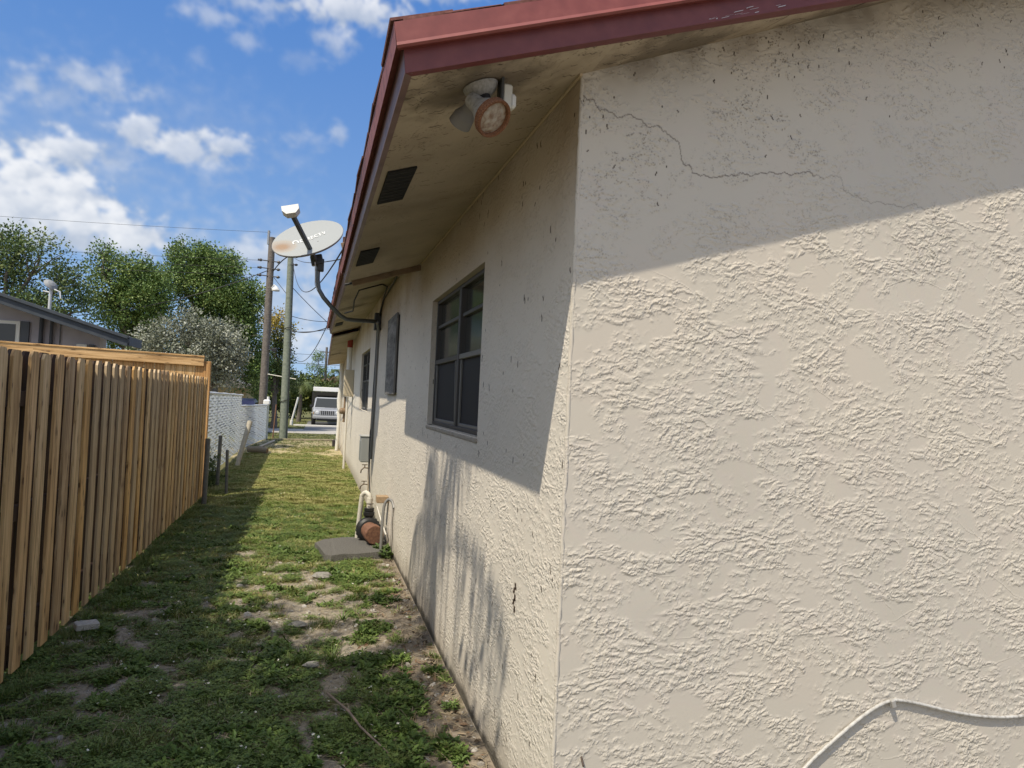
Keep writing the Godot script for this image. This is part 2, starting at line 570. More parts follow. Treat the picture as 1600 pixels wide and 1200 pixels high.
func stucco_height(s: int, w: int, h: int, pxx: float, pxy: float, coarse: float, rough: float) -> PackedFloat32Array:
	var a := fnl(s, 2.6 / coarse, 6)          # long torn edges of the skin
	a.fractal_gain = 0.56
	a.domain_warp_enabled = true
	a.domain_warp_amplitude = 0.06
	a.domain_warp_frequency = 6.0
	var a2 := fnl(s + 5, 9.5 / coarse, 5)    # small torn scraps
	a2.fractal_gain = 0.53
	a2.domain_warp_enabled = true
	a2.domain_warp_amplitude = 0.04
	a2.domain_warp_frequency = 16.0
	var b := fnl(s + 1, 3.0 / coarse, 3)
	var b2 := fnl(s + 3, 3.4 / coarse, 5)
	var b3 := fnl(s + 9, 11.0 / coarse, 3)
	var f := fnl(s + 2, 170.0, 2)
	var out := PackedFloat32Array()
	out.resize(w * h)
	creases.resize(w * h)
	for y in h:
		var my := y * pxy
		for x in w:
			var mx := x * pxx
			var m1 := smoothstep(-0.02, 0.22, b.get_noise_2d(mx * 0.4, my * 0.9) + rough)
			var m2 := smoothstep(-0.22, 0.22, b2.get_noise_2d(mx * 0.62, my * 0.85) + rough) * smoothstep(-0.22, 0.25, b3.get_noise_2d(mx, my * 1.3))
			var q := a.get_noise_2d(mx * 0.42, my * 0.95) * 4.0
			var fr := q - floorf(q)
			var saw := clampf(fr * 14.0, 0.0, 1.0) * (1.0 - smoothstep(0.05, 0.75, fr))
			var v := a2.get_noise_2d(mx * 0.92, my * 1.10)
			# scraps: plateaus with one sharp edge, falling off behind it
			var u := v * 2.9 + 0.3
			var fv := u - floorf(u)
			var st := clampf(fv * 7.0, 0.0, 1.0) * (1.0 - smoothstep(0.12, 1.0, fv) * 0.9)
			var i := y * w + x
			out[i] = 0.30 + saw * m1 * 0.46 + st * (0.012 + 0.46 * m2) + f.get_noise_2d(mx, my) * 0.014
			var cr := maxf((1.0 - absf(fr - 0.02) * 22.0) * m1, (1.0 - absf(fv - 0.05) * 11.0) * m2 * 0.9)
			creases[i] = int(clampf(cr, 0.0, 1.0) * 255.0)
	return out

func stroke(hm: PackedFloat32Array, w: int, h: int, x: float, y: float, ang: float, bend: float, length: int, amt: float) -> void:
	var wig := 0.0
	for i in length:
		var xi := int(x)
		var yi := int(y)
		if xi > 1 and yi > 1 and xi < w - 2 and yi < h - 2:
			var fade := sin(PI * i / length)
			hm[yi * w + xi] += amt * fade
			hm[(yi + 1) * w + xi] += amt * 0.6 * fade
			hm[(yi + 2) * w + xi] -= amt * 0.5 * fade
		wig = wig * 0.9 + rng.randfn(0.0, 0.07)
		x += cos(ang + wig); y += sin(ang + wig)
		ang += bend

func height_tex(hm: PackedFloat32Array, w: int, h: int) -> ImageTexture:
	return ImageTexture.create_from_image(Image.create_from_data(w, h, false, Image.FORMAT_RF, hm.to_byte_array()))

func wall_mat(alb: ImageTexture, hm: ImageTexture, relief: float) -> StandardMaterial3D:
	var m := StandardMaterial3D.new()
	m.albedo_texture = alb
	m.roughness = 0.9
	m.metallic_specular = 0.25
	m.heightmap_enabled = true
	m.heightmap_texture = hm
	m.heightmap_scale = relief
	return m

const STUCCO := Color(0.57, 0.527, 0.455)

var soffit_mat: StandardMaterial3D
var gable_mat: StandardMaterial3D
var gable_h: PackedFloat32Array
var side_mat: StandardMaterial3D
var far_mat: StandardMaterial3D

func tick(im: Image, x: float, y: float, len: float, c: Color, wide := 1) -> void:
	var lean := rng.randf_range(-0.5, 0.5)
	for i in int(len):
		for k in wide:
			var xi := int(x + lean * i) + k
			var yi := int(y + i)
			if xi >= 0 and yi >= 0 and xi < im.get_width() and yi < im.get_height():
				im.set_pixel(xi, yi, im.get_pixel(xi, yi).lerp(c, 0.85))

func make_walls() -> void:
	# gable wall: 3.072 x 3.584 m at 2 mm
	var w := 1536
	var h := 1792
	var hm := stucco_height(401, w, h, 0.002, 0.002, 0.50, 0.03)
	for i in 240:
		var an := rng.randf_range(0.5, 1.2) if rng.randf() < 0.6 else rng.randf_range(-0.15, 0.15)
		stroke(hm, w, h, rng.randf() * w, rng.randf() * h, an, rng.randf_range(-0.004, 0.004), rng.randi_range(30, 230), rng.randf_range(0.08, 0.22))
	var ha := height_tex(hm, w, h)
	var aw := 768
	var ah := 896
	var broad := fnl(411, 0.8, 4)
	var drip := fnl(412, 5.0, 3)
	var im := Image.create(aw, ah, false, Image.FORMAT_RGB8)
	for y in ah:
		var my := 3.584 - y * 0.004
		for x in aw:
			var mx := x * 0.004
			var b := broad.get_noise_2d(mx, my)
			var c := STUCCO * (0.94 + b * 0.09)
			c = c.lerp(Color(0.50, 0.44, 0.36), clampf(b * 0.5 + 0.1, 0.0, 0.3))
			# grime in the creases, heavier under the roof, and crease shadow painted overall
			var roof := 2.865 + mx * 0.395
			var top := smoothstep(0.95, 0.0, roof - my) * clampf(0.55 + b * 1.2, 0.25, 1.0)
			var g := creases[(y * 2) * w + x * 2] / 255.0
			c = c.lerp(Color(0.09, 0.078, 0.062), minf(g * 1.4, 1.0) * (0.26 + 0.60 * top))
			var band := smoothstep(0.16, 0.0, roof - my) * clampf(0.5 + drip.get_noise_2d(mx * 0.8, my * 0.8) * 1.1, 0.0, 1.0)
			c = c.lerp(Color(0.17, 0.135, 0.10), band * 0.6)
			var foot := smoothstep(0.22, 0.0, my) * (0.5 + 0.5 * drip.get_noise_2d(mx, my))
			c = c.lerp(Color(0.30, 0.25, 0.18), foot * 0.6)
			im.set_pixel(x, y, c.linear_to_srgb())
	# crack running from the corner
	var cr := [Vector2(0.01, 2.80), Vector2(0.06, 2.76), Vector2(0.20, 2.73), Vector2(0.29, 2.72), Vector2(0.40, 2.665), Vector2(0.43, 2.60), Vector2(0.46, 2.56), Vector2(0.60, 2.57), Vector2(0.80, 2.61), Vector2(1.02, 2.63), Vector2(1.13, 2.62), Vector2(1.16, 2.57), Vector2(1.34, 2.54), Vector2(1.52, 2.57), Vector2(1.60, 2.53), Vector2(1.65, 2.45), Vector2(1.80, 2.43), Vector2(1.98, 2.38)]
	for i in cr.size() - 1:
		var n := int((cr[i + 1] - cr[i]).length() / 0.002)
		for k in n:
			var p: Vector2 = cr[i].lerp(cr[i + 1], float(k) / n)
			var wob := drip.get_noise_2d(p.x * 2.6, p.y * 2.6) * 0.022
			var xi := int((p.x + wob * 0.4) / 0.004)
			var yi := int((3.584 - p.y - wob) / 0.004)
			if xi >= 0 and xi < aw and yi >= 0 and yi < ah:
				im.set_pixel(xi, yi, im.get_pixel(xi, yi).lerp(Color(0.16, 0.13, 0.11), 0.25 if i < 9 else 0.11))
	for i in 70:
		var x := rng.randf() * 620.0
		var my := 2.86 + x * 0.004 * 0.395 - absf(rng.randfn(0.0, 0.25)) - 0.02
		tick(im, x, (3.584 - my) / 0.004, rng.randf_range(2, 5), Color(0.13, 0.10, 0.08))
	gable_mat = wall_mat(ImageTexture.create_from_image(im), ha, 0.28)
	gable_h = hm
	# near side wall: 8 m along z, 3.1 m high
	w = 2048
	h = 896
	var px := 8.0 / w
	var py := 3.136 / h
	hm = stucco_height(421, w, h, px, py, 0.52, 0.14)
	var hs := height_tex(hm, w, h)
	aw = 1024
	ah = 448
	im = Image.create(aw, ah, false, Image.FORMAT_RGB8)
	var st := fnl(431, 2.3, 4)
	for y in ah:
		var my := 3.136 - y * 0.007
		for x in aw:
			var mx := x * 8.0 / aw          # metres from the corner
			var b := broad.get_noise_2d(mx + 20.0, my)
			var c := STUCCO * (1.17 + b * 0.08)
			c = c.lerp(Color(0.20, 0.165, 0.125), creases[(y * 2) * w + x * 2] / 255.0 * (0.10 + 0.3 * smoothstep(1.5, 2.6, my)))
			# brown film under the eave, deepened to darken the shaded wall
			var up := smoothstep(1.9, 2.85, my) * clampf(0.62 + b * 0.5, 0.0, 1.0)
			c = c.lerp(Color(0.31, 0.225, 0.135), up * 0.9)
			var run := st.get_noise_2d(mx, my * 0.09)
			# splash grime at the foot, with a darker line at the bottom
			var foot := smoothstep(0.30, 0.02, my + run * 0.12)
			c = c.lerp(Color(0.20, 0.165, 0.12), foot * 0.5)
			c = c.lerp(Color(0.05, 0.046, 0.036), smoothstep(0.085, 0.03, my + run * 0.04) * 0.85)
			im.set_pixel(x, y, c.linear_to_srgb())
	for i in 420:
		tick(im, rng.randf() * aw, rng.randf() * ah * 0.95, rng.randf_range(1.5, 5.5), Color(0.14, 0.11, 0.09))
	for i in 5:
		tick(im, 71 + rng.randf_range(-1.5, 1.5), 322.0 + i * 3.5, 4.0, Color(0.13, 0.085, 0.055), 3)
	side_mat = wall_mat(ImageTexture.create_from_image(im), hs, 0.55)
	# far side wall
	var im2 := Image.create(512, 128, false, Image.FORMAT_RGB8)
	for y in 128:
		var my := 3.2 - y * 0.025
		for x in 512:
			var mx := x * 0.025
			var b := broad.get_noise_2d(mx + 50.0, my)
			var c := STUCCO * (1.18 + b * 0.08)
			var up := smoothstep(1.9, 3.1, my) * clampf(0.55 + b * 0.9, 0.0, 1.0)
			c = c.lerp(Color(0.36, 0.255, 0.14), up * 0.75)
			c = c.lerp(Color(0.24, 0.20, 0.15), smoothstep(0.3, 0.0, my) * 0.6)
			im2.set_pixel(x, y, c.linear_to_srgb())
	far_mat = wall_mat(ImageTexture.create_from_image(im2), hs, 0.5)
	# soffit: 4.24 m along the eave, 0.72 m across
	var sw := 1060
	var sy := 180
	var sh := stucco_height(441, sw, sy, 0.004, 0.004, 0.9, 0.0)
	var si := Image.create(sw, sy, false, Image.FORMAT_RGB8)
	var fl := fnl(442, 1.7, 4)
	for y in sy:
		for x in sw:
			var mx := x * 0.004
			var my := y * 0.004
			var c := Color(0.47, 0.395, 0.30) * (1.0 + fl.get_noise_2d(mx, my) * 0.15)
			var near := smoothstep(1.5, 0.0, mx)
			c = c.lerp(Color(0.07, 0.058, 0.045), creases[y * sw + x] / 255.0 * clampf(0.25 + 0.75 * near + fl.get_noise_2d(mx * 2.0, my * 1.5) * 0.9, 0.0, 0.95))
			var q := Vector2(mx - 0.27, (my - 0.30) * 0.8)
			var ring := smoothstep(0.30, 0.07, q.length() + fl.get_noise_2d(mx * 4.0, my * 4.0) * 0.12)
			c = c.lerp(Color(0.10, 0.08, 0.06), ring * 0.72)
			c = c.lerp(Color(0.20, 0.15, 0.10), clampf(fl.get_noise_2d(mx * 0.8 + 9.0, my * 0.8) * 0.5, 0.0, 0.3))
			si.set_pixel(x, y, c.linear_to_srgb())
	for i in 130:
		var p := rng.randf() * rng.randf() * sw
		var q := rng.randf() * sy
		var lean := rng.randf_range(-0.4, 0.4)
		for k in rng.randi_range(3, 14):
			si.set_pixel(clampi(int(p + sin(k * 0.8) * 1.2 + k * lean), 0, sw - 1), clampi(int(q + k), 0, sy - 1), lin(0.09, 0.07, 0.055))
	soffit_mat = wall_mat(ImageTexture.create_from_image(si), height_tex(sh, sw, sy), 0.4)

# ---------------------------------------------------------------- the house
func wall_top(x: float) -> float:
	return 2.865 + (x - WX) * 0.395

func soffit_y(x: float) -> float:
	return 2.865 - (WX - x) * SLOPE

func build_house() -> void:
	make_walls()
	var H := thing("house", "beige stucco house with red roof edge, its side wall along the grass passage", "house")
	var trim := mottled(505, [Color(0.11, 0.024, 0.024), Color(0.135, 0.030, 0.028), Color(0.16, 0.040, 0.036)], 1.6, 0.03, 0.5)
	var eave_m := mottled(501, [Color(0.10, 0.05, 0.045), Color(0.155, 0.085, 0.075), Color(0.19, 0.12, 0.11)], 1.4, 0.02, 0.5)
	var red := mottled(503, [Color(0.145, 0.032, 0.028), Color(0.18, 0.042, 0.036), Color(0.22, 0.06, 0.05)], 1.6, 0.03, 0.5)
	var dark := M(0.012, 0.012, 0.012, 0.9)
	# gable wall, facing the camera, to a ridge at x = 5.2
	var g := MB.new()
	var rx := 5.2
	var jit := fnl(520, 14.0, 2)
	put("gable_wall", gable_relief(), gable_mat, H)
	for q in [3.2, 4.2]:
		var x1: float = minf(q + 1.0, rx)
		var t0: float = 2.87 + (q - WX) * 0.395
		var t1: float = 2.87 + (x1 - WX) * 0.395
		g.quad(Vector3(q, -0.05, GZ), Vector3(x1, -0.05, GZ), Vector3(x1, t1, GZ), Vector3(q, t0, GZ), Vector2((q - WX) / 3.072, 1.0), Vector2((x1 - WX) / 3.072, 1.0), Vector2((x1 - WX) / 3.072, 1.0 - t1 / 3.584), Vector2((q - WX) / 3.072, 1.0 - t0 / 3.584))
	var cb := MB.new()
	var pts := []
	var rad := []
	var yy0 := -0.05
	while yy0 < 2.87:
		pts.append(Vector3(WX + 0.006 + jit.get_noise_1d(yy0) * 0.003, yy0, GZ - 0.006 + jit.get_noise_1d(yy0 + 40.0) * 0.003))
		rad.append(0.0085 + 0.0025 * jit.get_noise_1d(yy0 * 1.7 + 90.0))
		yy0 += 0.03
	cb.tube(pts, rad, 8)
	for i in cb.t.size(): cb.t[i] = Vector2(0.01 + cb.t[i].x * 0.02, 1.0 - cb.v[i].y / 3.584)
	put("corner_bead", cb.mesh(), gable_mat, H)
	put("gable_wall", g.mesh(), gable_mat, H)
	var rest := MB.new()
	rest.quad(Vector3(rx, -0.05, GZ), Vector3(9.5, -0.05, GZ), Vector3(9.5, 2.9, GZ), Vector3(rx, 2.9 + (rx - WX) * SLOPE, GZ))
	rest.quad(Vector3(9.5, -0.05, GZ), Vector3(9.5, -0.05, -23.0), Vector3(9.5, 2.9, -23.0), Vector3(9.5, 2.9, GZ))
	rest.quad(Vector3(9.5, -0.05, -23.0), Vector3(WX, -0.05, -23.0), Vector3(WX, 3.05, -23.0), Vector3(9.5, 2.9, -23.0))
	rest.tri(Vector3(9.5, 2.9, -23.0), Vector3(WX, 3.05, -23.0), Vector3(rx, 4.3, -23.0))
	put("rear_wall", rest.mesh(), M(0.55, 0.51, 0.44), H)
	# side wall with two window openings
	var s := MB.new()
	side_panels(s, [[GZ, -3.86, -0.05, 2.88], [-3.86, -5.65, -0.05, 1.46], [-3.86, -5.65, 2.435, 2.88], [-5.65, -6.43, -0.05, 2.88], [-6.43, -10.42, -0.05, 3.10]], true, jit)
	put("side_wall", s.mesh(), side_mat, H)
	var s2 := MB.new()
	side_panels(s2, [[-10.42, -12.0, -0.1, 3.10], [-12.0, -14.1, -0.1, 1.40], [-12.0, -14.1, 2.46, 3.10], [-14.1, -23.0, -0.1, 3.10]], false, jit)
	put("side_wall", s2.mesh(), far_mat, H)
	# dark line where the wall meets the soil
	window_in(H, -3.86, -5.65, 1.46, 2.435, true)
	window_in(H, -12.0, -14.1, 1.40, 2.46, false)
	# sloping soffit of the eave, first length, with its vents
	var fz := -2.170    # rake board
	var sf := MB.new()
	var ox := 0.245
	soffit_sheet(sf, Vector3(WX, 2.865, GZ), Vector3(WX, 2.865, -6.43), Vector3(ox, soffit_y(ox), -6.43), Vector3(ox, soffit_y(ox), GZ))
	put("eave_soffit", sf.mesh(), soffit_mat, H)
	var rs := MB.new()
	soffit_sheet(rs, Vector3(ox, soffit_y(ox), GZ), Vector3(WX, soffit_y(WX), GZ), Vector3(WX, soffit_y(WX), fz), Vector3(ox, soffit_y(ox), fz))
	for i in 12:      # the strip behind the rake board tilts up towards the wall as it climbs
		var xa := lerpf(WX, rx, i / 12.0)
		var xb := lerpf(WX, rx, (i + 1) / 12.0)
		soffit_sheet(rs, Vector3(xa, wall_top(xa), GZ), Vector3(xb, wall_top(xb), GZ), Vector3(xb, soffit_y(xb), fz + 0.004 + 0.014 * (xb - WX)), Vector3(xa, soffit_y(xa), fz))
	put("rake_soffit", rs.mesh(), soffit_mat, H)
	var bead := MB.new()
	bead.tube([Vector3(WX - 0.004, 2.858, GZ + 0.01), Vector3(WX - 0.004, 2.858, -6.40)], 0.007, 5)
	put("caulk_bead", bead.mesh(), M(0.50, 0.40, 0.27), H)
	for q in [[-3.20, -3.75], [-5.05, -5.63]]:
		var vm := MB.new()
		var y0 := soffit_y(0.275) - 0.006
		var y1 := soffit_y(0.40) - 0.006
		vm.box(Vector3(0.338, (y0 + y1) / 2.0, (q[0] + q[1]) / 2.0), Vector3(0.135, 0.008, q[0] - q[1]), 0.0, Basis(Vector3(0, 0, 1), atan(SLOPE)))
		var vent := put("soffit_vent", vm.mesh(), dark, H)
		var fr := MB.new()
		for k in 9:
			var zz: float = lerpf(q[0] - 0.03, q[1] + 0.03, k / 8.0)
			fr.box(Vector3(0.338, (y0 + y1) / 2.0 - 0.006, zz), Vector3(0.125, 0.004, 0.006), 0.0, Basis(Vector3(0, 0, 1), atan(SLOPE)))
		put("vent_louver", fr.mesh(), M(0.03, 0.03, 0.03, 0.8), vent)
	# end board between the two lengths of eave
	var eb := MB.new()
	eb.bar(Vector3(0.235, soffit_y(0.235) + 0.155, -6.44), Vector3(WX + 0.03, 2.875 + 0.155, -6.44), 0.035, 0.39, 0.004)
	put("end_board", eb.mesh(), mottled(530, [Color(0.17, 0.115, 0.07), Color(0.30, 0.22, 0.14)], 2.0), H)
	# second, higher length
	var bz := -15.0
	var sb := MB.new()
	soffit_sheet(sb, Vector3(WX, 3.09, -6.46), Vector3(WX, 3.09, bz), Vector3(0.31, 2.90, bz), Vector3(0.31, 2.90, -6.46))
	put("eave_soffit", sb.mesh(), soffit_mat, H)
	for q in [[-7.35, -7.9], [-12.9, -13.5]]:
		var vm := MB.new()
		vm.box(Vector3(0.40, 2.925, (q[0] + q[1]) / 2.0), Vector3(0.135, 0.01, q[0] - q[1]), 0.0, Basis(Vector3(0, 0, 1), atan(SLOPE)))
		put("soffit_vent", vm.mesh(), dark, H)
	var be := MB.new()
	be.bar(Vector3(0.29, 2.93, bz), Vector3(WX, 3.125, bz), 0.04, 0.10, 0.004)
	put("end_board", be.mesh(), mottled(532, [Color(0.28, 0.21, 0.13), Color(0.40, 0.31, 0.2)], 2.0), H)
	# last length towards the street
	var sc := MB.new()
	soffit_sheet(sc, Vector3(WX, 3.0, bz - 0.02), Vector3(WX, 2.62, -22.6), Vector3(0.43, 2.56, -22.6), Vector3(0.35, 2.84, bz - 0.02))
	put("eave_soffit", sc.mesh(), soffit_mat, H)
	var fc := MB.new()
	fc.bar(Vector3(0.34, 2.90, bz), Vector3(0.42, 2.62, -22.6), 0.03, 0.16, 0.004)
	put("eave_fascia", fc.mesh(), eave_m, H)
	# fascia boards
	var f1 := MB.new()
	fascia(f1, [Vector2(0.245, 2.648), Vector2(0.222, 2.644), Vector2(0.212, 2.74), Vector2(0.245, 2.76)], fz, -6.46)
	put("eave_fascia", f1.mesh(), eave_m, H)
	var f2 := MB.new()
	fascia(f2, [Vector2(0.31, 2.895), Vector2(0.287, 2.89), Vector2(0.262, 3.0), Vector2(0.31, 3.02)], -6.46, bz)
	put("eave_fascia", f2.mesh(), eave_m, H)
	var rf := MB.new()
	var sk := 0.014     # the overhang widens a little up the slope
	rf.quad(Vector3(0.222, 2.642, fz + 0.004), Vector3(rx, 2.642 + (rx - 0.222) * SLOPE, fz + 0.004 + sk * 5.0), Vector3(rx, 2.745 + (rx - 0.215) * SLOPE, fz + 0.004 + sk * 5.0), Vector3(0.212, 2.742, fz + 0.004))
	rf.quad(Vector3(0.245, 2.646, fz - 0.02), Vector3(rx, 2.646 + (rx - 0.245) * SLOPE, fz - 0.02), Vector3(rx, 2.642 + (rx - 0.222) * SLOPE, fz + 0.004 + sk * 5.0), Vector3(0.222, 2.642, fz + 0.004))
	put("rake_fascia", rf.mesh(), trim, H)
	# red metal edge with a rolled lip
	var de := MB.new()
	edge_strip(de, [Vector3(0.180, 2.785, fz + 0.018), Vector3(0.190, 2.722, fz + 0.024), Vector3(0.190, 2.708, fz + 0.034), Vector3(0.192, 2.702, fz + 0.028), Vector3(0.2, 2.708, fz + 0.002)], rx, sk)
	var de_o := put("drip_edge", de.mesh(), red, H)
	var chip := MB.new()
	for i in 16:
		var cx := clampf(rng.randfn(1.42, 0.13), 1.1, 1.66)
		var yy := 2.644 + (cx - 0.222) * SLOPE + 0.004 + absf(rng.randfn(0.0, 0.010))
		var zz := fz + 0.0075 + sk * (cx - 0.222)
		var a := rng.randf_range(0.003, 0.020)
		var b := rng.randf_range(0.0006, 0.0030)
		chip.quad(Vector3(cx - a, yy - b - a * SLOPE, zz), Vector3(cx + a * 0.8, yy - b * 0.6 + a * SLOPE, zz), Vector3(cx + a, yy + b + a * SLOPE, zz), Vector3(cx - a * 0.7, yy + b - a * SLOPE, zz))
	put("paint_chips", chip.mesh(), M(0.45, 0.42, 0.42), H.get_node("rake_fascia")).set_meta("kind", "stuff")
	var ee := MB.new()
	eave_strip(ee, [Vector2(0.245, 2.764), Vector2(0.20, 2.722), Vector2(0.190, 2.712), Vector2(0.180, 2.785)], fz + 0.02, -6.44)
	put("drip_edge", ee.mesh(), mottled(542, [Color(0.13, 0.04, 0.034), Color(0.22, 0.07, 0.058), Color(0.27, 0.10, 0.085)], 1.6, 0.04, 0.6), H)
	ee = MB.new()
	eave_strip(ee, [Vector2(0.31, 3.024), Vector2(0.235, 2.985), Vector2(0.225, 2.975), Vector2(0.212, 3.045)], -6.44, bz)
	put("drip_edge", ee.mesh(), mottled(540, [Color(0.13, 0.04, 0.034), Color(0.22, 0.07, 0.058), Color(0.27, 0.10, 0.085)], 1.6, 0.04, 0.6), H)
	# roof sheet, then the shingle butts along the eave and the rake
	var rf2 := MB.new()
	var ry := 2.80 + (rx - 0.18) * SLOPE
	rf2.quad(Vector3(0.185, 2.792, fz + 0.01), Vector3(rx, ry, fz + 0.15), Vector3(rx, ry, -6.44), Vector3(0.185, 2.792, -6.44))
	rf2.quad(Vector3(0.215, 3.05, -6.44), Vector3(rx, ry + 0.2, -6.44), Vector3(rx, ry + 0.2, bz), Vector3(0.215, 3.05, bz))
	rf2.quad(Vector3(0.19, 2.75, -6.445), Vector3(rx, ry - 0.05, -6.445), Vector3(rx, ry + 0.25, -6.445), Vector3(0.19, 3.045, -6.445))
	rf2.quad(Vector3(0.34, 3.0, bz), Vector3(rx, ry + 0.2, bz), Vector3(rx, ry, -22.8), Vector3(0.42, 2.72, -22.8))
	rf2.quad(Vector3(rx, ry, fz + 0.15), Vector3(10.3, 2.7, fz + 0.15), Vector3(10.3, 2.7, -22.8), Vector3(rx, ry, -22.8))
	var roof := put("roof", rf2.mesh(), mottled(545, [Color(0.07, 0.045, 0.04), Color(0.13, 0.075, 0.06)], 2.0, 0.05, 0.95), H)
	var shm := []
	for i in 4:
		shm.append(mottled(550 + i, [Color(0.10, 0.040, 0.032) * (0.8 + 0.15 * i), Color(0.20, 0.085, 0.07) * (0.8 + 0.15 * i)], 3.0, 0.05, 0.95))
	var tabs := []
	for i in 3:
		var t := MB.new()
		var o := [Vector2(-0.16, 0.0), Vector2(0.16, 0.0), Vector2(0.158, 0.2), Vector2(-0.158, 0.2)]
		o[0].y += [0.0, 0.004, -0.003][i]
		o[1].y += [0.003, -0.003, 0.004][i]
		t.prism(o, 0.009)
		tabs.append(t.mesh())
	var zc := fz - 0.15
	var idx := 0
	while zc > bz + 0.1:
		var hi := zc < -6.44
		var p0 := Vector3(0.206, 3.05, zc) if hi else Vector3(0.170, 2.795, zc)
		var sh := put("roof_shingle", tabs[idx % 3], shm[rng.randi() % 4], roof)
		var upv := Vector3(1, SLOPE, 0).normalized()
		sh.transform = Transform3D(Basis(Vector3(0, 0, -1), upv, Vector3(0, 0, -1).cross(upv)), p0 + Vector3(rng.randf_range(-0.004, 0.003), 0.004, 0))
		zc -= 0.325 if idx % 20 != 0 else 0.33
		idx += 1
	var xc := 0.36
	while xc < 2.4:
		var sh := put("roof_shingle", tabs[idx % 3], shm[rng.randi() % 4], roof)
		var along := Vector3(1, SLOPE, 0).normalized()
		var inn := Vector3(0, 0, -1)
		sh.transform = Transform3D(Basis(along, inn, along.cross(inn)), Vector3(xc, 2.785 + (xc - 0.18) * SLOPE + 0.002, fz + 0.016 + sk * (xc - 0.2) + rng.randf_range(-0.006, 0.006)))
		xc += 0.31
		idx += 1

# the near part of the gable wall as real relief on a 4 mm grid
func gable_relief() -> ArrayMesh:
	var st := 0.004
	var nx := 580
	var ny := 938
	var v := PackedVector3Array(); var n := PackedVector3Array(); var t := PackedVector2Array(); var ix := PackedInt32Array()
	v.resize(nx * ny); n.resize(nx * ny); t.resize(nx * ny)
	var K := 0.0050
	var z := PackedFloat32Array()
	z.resize(nx * ny)
	for j in ny:
		var my := -0.03 + j * st
		var row := clampi(int((3.584 - my) / 0.002), 0, 1791)
		for i in nx:
			z[j * nx + i] = (gable_h[row * 1536 + mini(i * 2, 1535)] - 0.3) * K * smoothstep(0.0, 5.0, i)
	for j in ny:
		var my := -0.03 + j * st
		for i in nx:
			var k := j * nx + i
			v[k] = Vector3(WX + i * st, my, GZ + z[k])
			t[k] = Vector2(i * st / 3.072, 1.0 - my / 3.584)
			var dx := z[j * nx + mini(i + 1, nx - 1)] - z[j * nx + maxi(i - 1, 0)]
			var dy := z[mini(j + 1, ny - 1) * nx + i] - z[maxi(j - 1, 0) * nx + i]
			n[k] = Vector3(-dx, -dy, 2.0 * st).normalized()
	for j in ny - 1:
		for i in nx - 1:
			if (j * st - 0.03) > 2.875 + i * st * 0.395: continue
			var k := j * nx + i
			ix.append(k); ix.append(k + nx + 1); ix.append(k + 1)
			ix.append(k); ix.append(k + nx); ix.append(k + nx + 1)
	var a := []
	a.resize(Mesh.ARRAY_MAX)
	a[Mesh.ARRAY_VERTEX] = v; a[Mesh.ARRAY_NORMAL] = n; a[Mesh.ARRAY_TEX_UV] = t; a[Mesh.ARRAY_INDEX] = ix
	var m := ArrayMesh.new()
	m.add_surface_from_arrays(Mesh.PRIMITIVE_TRIANGLES, a)
	return m

func side_panels(s: MB, list: Array, near: bool, jit: FastNoiseLite) -> void:
	for q in list:
		var nz := maxi(2, int((q[0] - q[1]) / 0.25))
		var ny := maxi(2, int((q[3] - q[2]) / 0.05)) if q[0] == GZ else 4
		for i in nz:
			for j in ny:
				var za: float = lerpf(q[0], q[1], float(i) / nz)
				var zb: float = lerpf(q[0], q[1], float(i + 1) / nz)
				var ya: float = lerpf(q[2], q[3], float(j) / ny)
				var yb: float = lerpf(q[2], q[3], float(j + 1) / ny)
				var P := [Vector3(WX, ya, zb), Vector3(WX, ya, za), Vector3(WX, yb, za), Vector3(WX, yb, zb)]
				if za == GZ:
					P[1] += Vector3(0, 0, -0.004)
					P[2] += Vector3(0, 0, -0.004)
				var U := []
				for p in P:
					if near: U.append(Vector2((GZ - p.z) / 8.0, 1.0 - p.y / 3.136))
					else: U.append(Vector2((-10.42 - p.z) / 12.8 , 1.0 - p.y / 3.2))
				s.quad(P[0], P[1], P[2], P[3], U[0], U[1], U[2], U[3])

func soffit_sheet(m: MB, a: Vector3, b: Vector3, c: Vector3, d: Vector3) -> void:
	# a wall near, b wall far, c edge far, d edge near: faces down
	m.quad(a, b, c, d, under(a), under(b), under(c), under(d))

func under(p: Vector3) -> Vector2:
	return Vector2((-2.1 - p.z) / 4.24, (p.x - 0.2) / 0.72)

func fascia(m: MB, o: Array, z0: float, z1: float) -> void:
	var steps := 12
	for i in steps:
		var a := lerpf(z0, z1, float(i) / steps)
		var b := lerpf(z0, z1, float(i + 1) / steps)
		for k in o.size():
			var p: Vector2 = o[k]
			var q: Vector2 = o[(k + 1) % o.size()]
			m.quad(Vector3(p.x, p.y, b), Vector3(p.x, p.y, a), Vector3(q.x, q.y, a), Vector3(q.x, q.y, b))
	m.quad(Vector3(o[0].x, o[0].y, z1), Vector3(o[1].x, o[1].y, z1), Vector3(o[2].x, o[2].y, z1), Vector3(o[3].x, o[3].y, z1))

func edge_strip(m: MB, prof: Array, rx: float, sk: float) -> void:
	var steps := 10
	for i in steps:
		for k in prof.size() - 1:
			var f := []
			for e in [[k, i], [k + 1, i], [k + 1, i + 1], [k, i + 1]]:
				var p: Vector3 = prof[e[0]]
				var x := lerpf(p.x, rx, float(e[1]) / steps)
				f.append(Vector3(x, p.y + (x - p.x) * SLOPE, p.z + sk * (x - p.x)))
			m.quad(f[0], f[1], f[2], f[3])

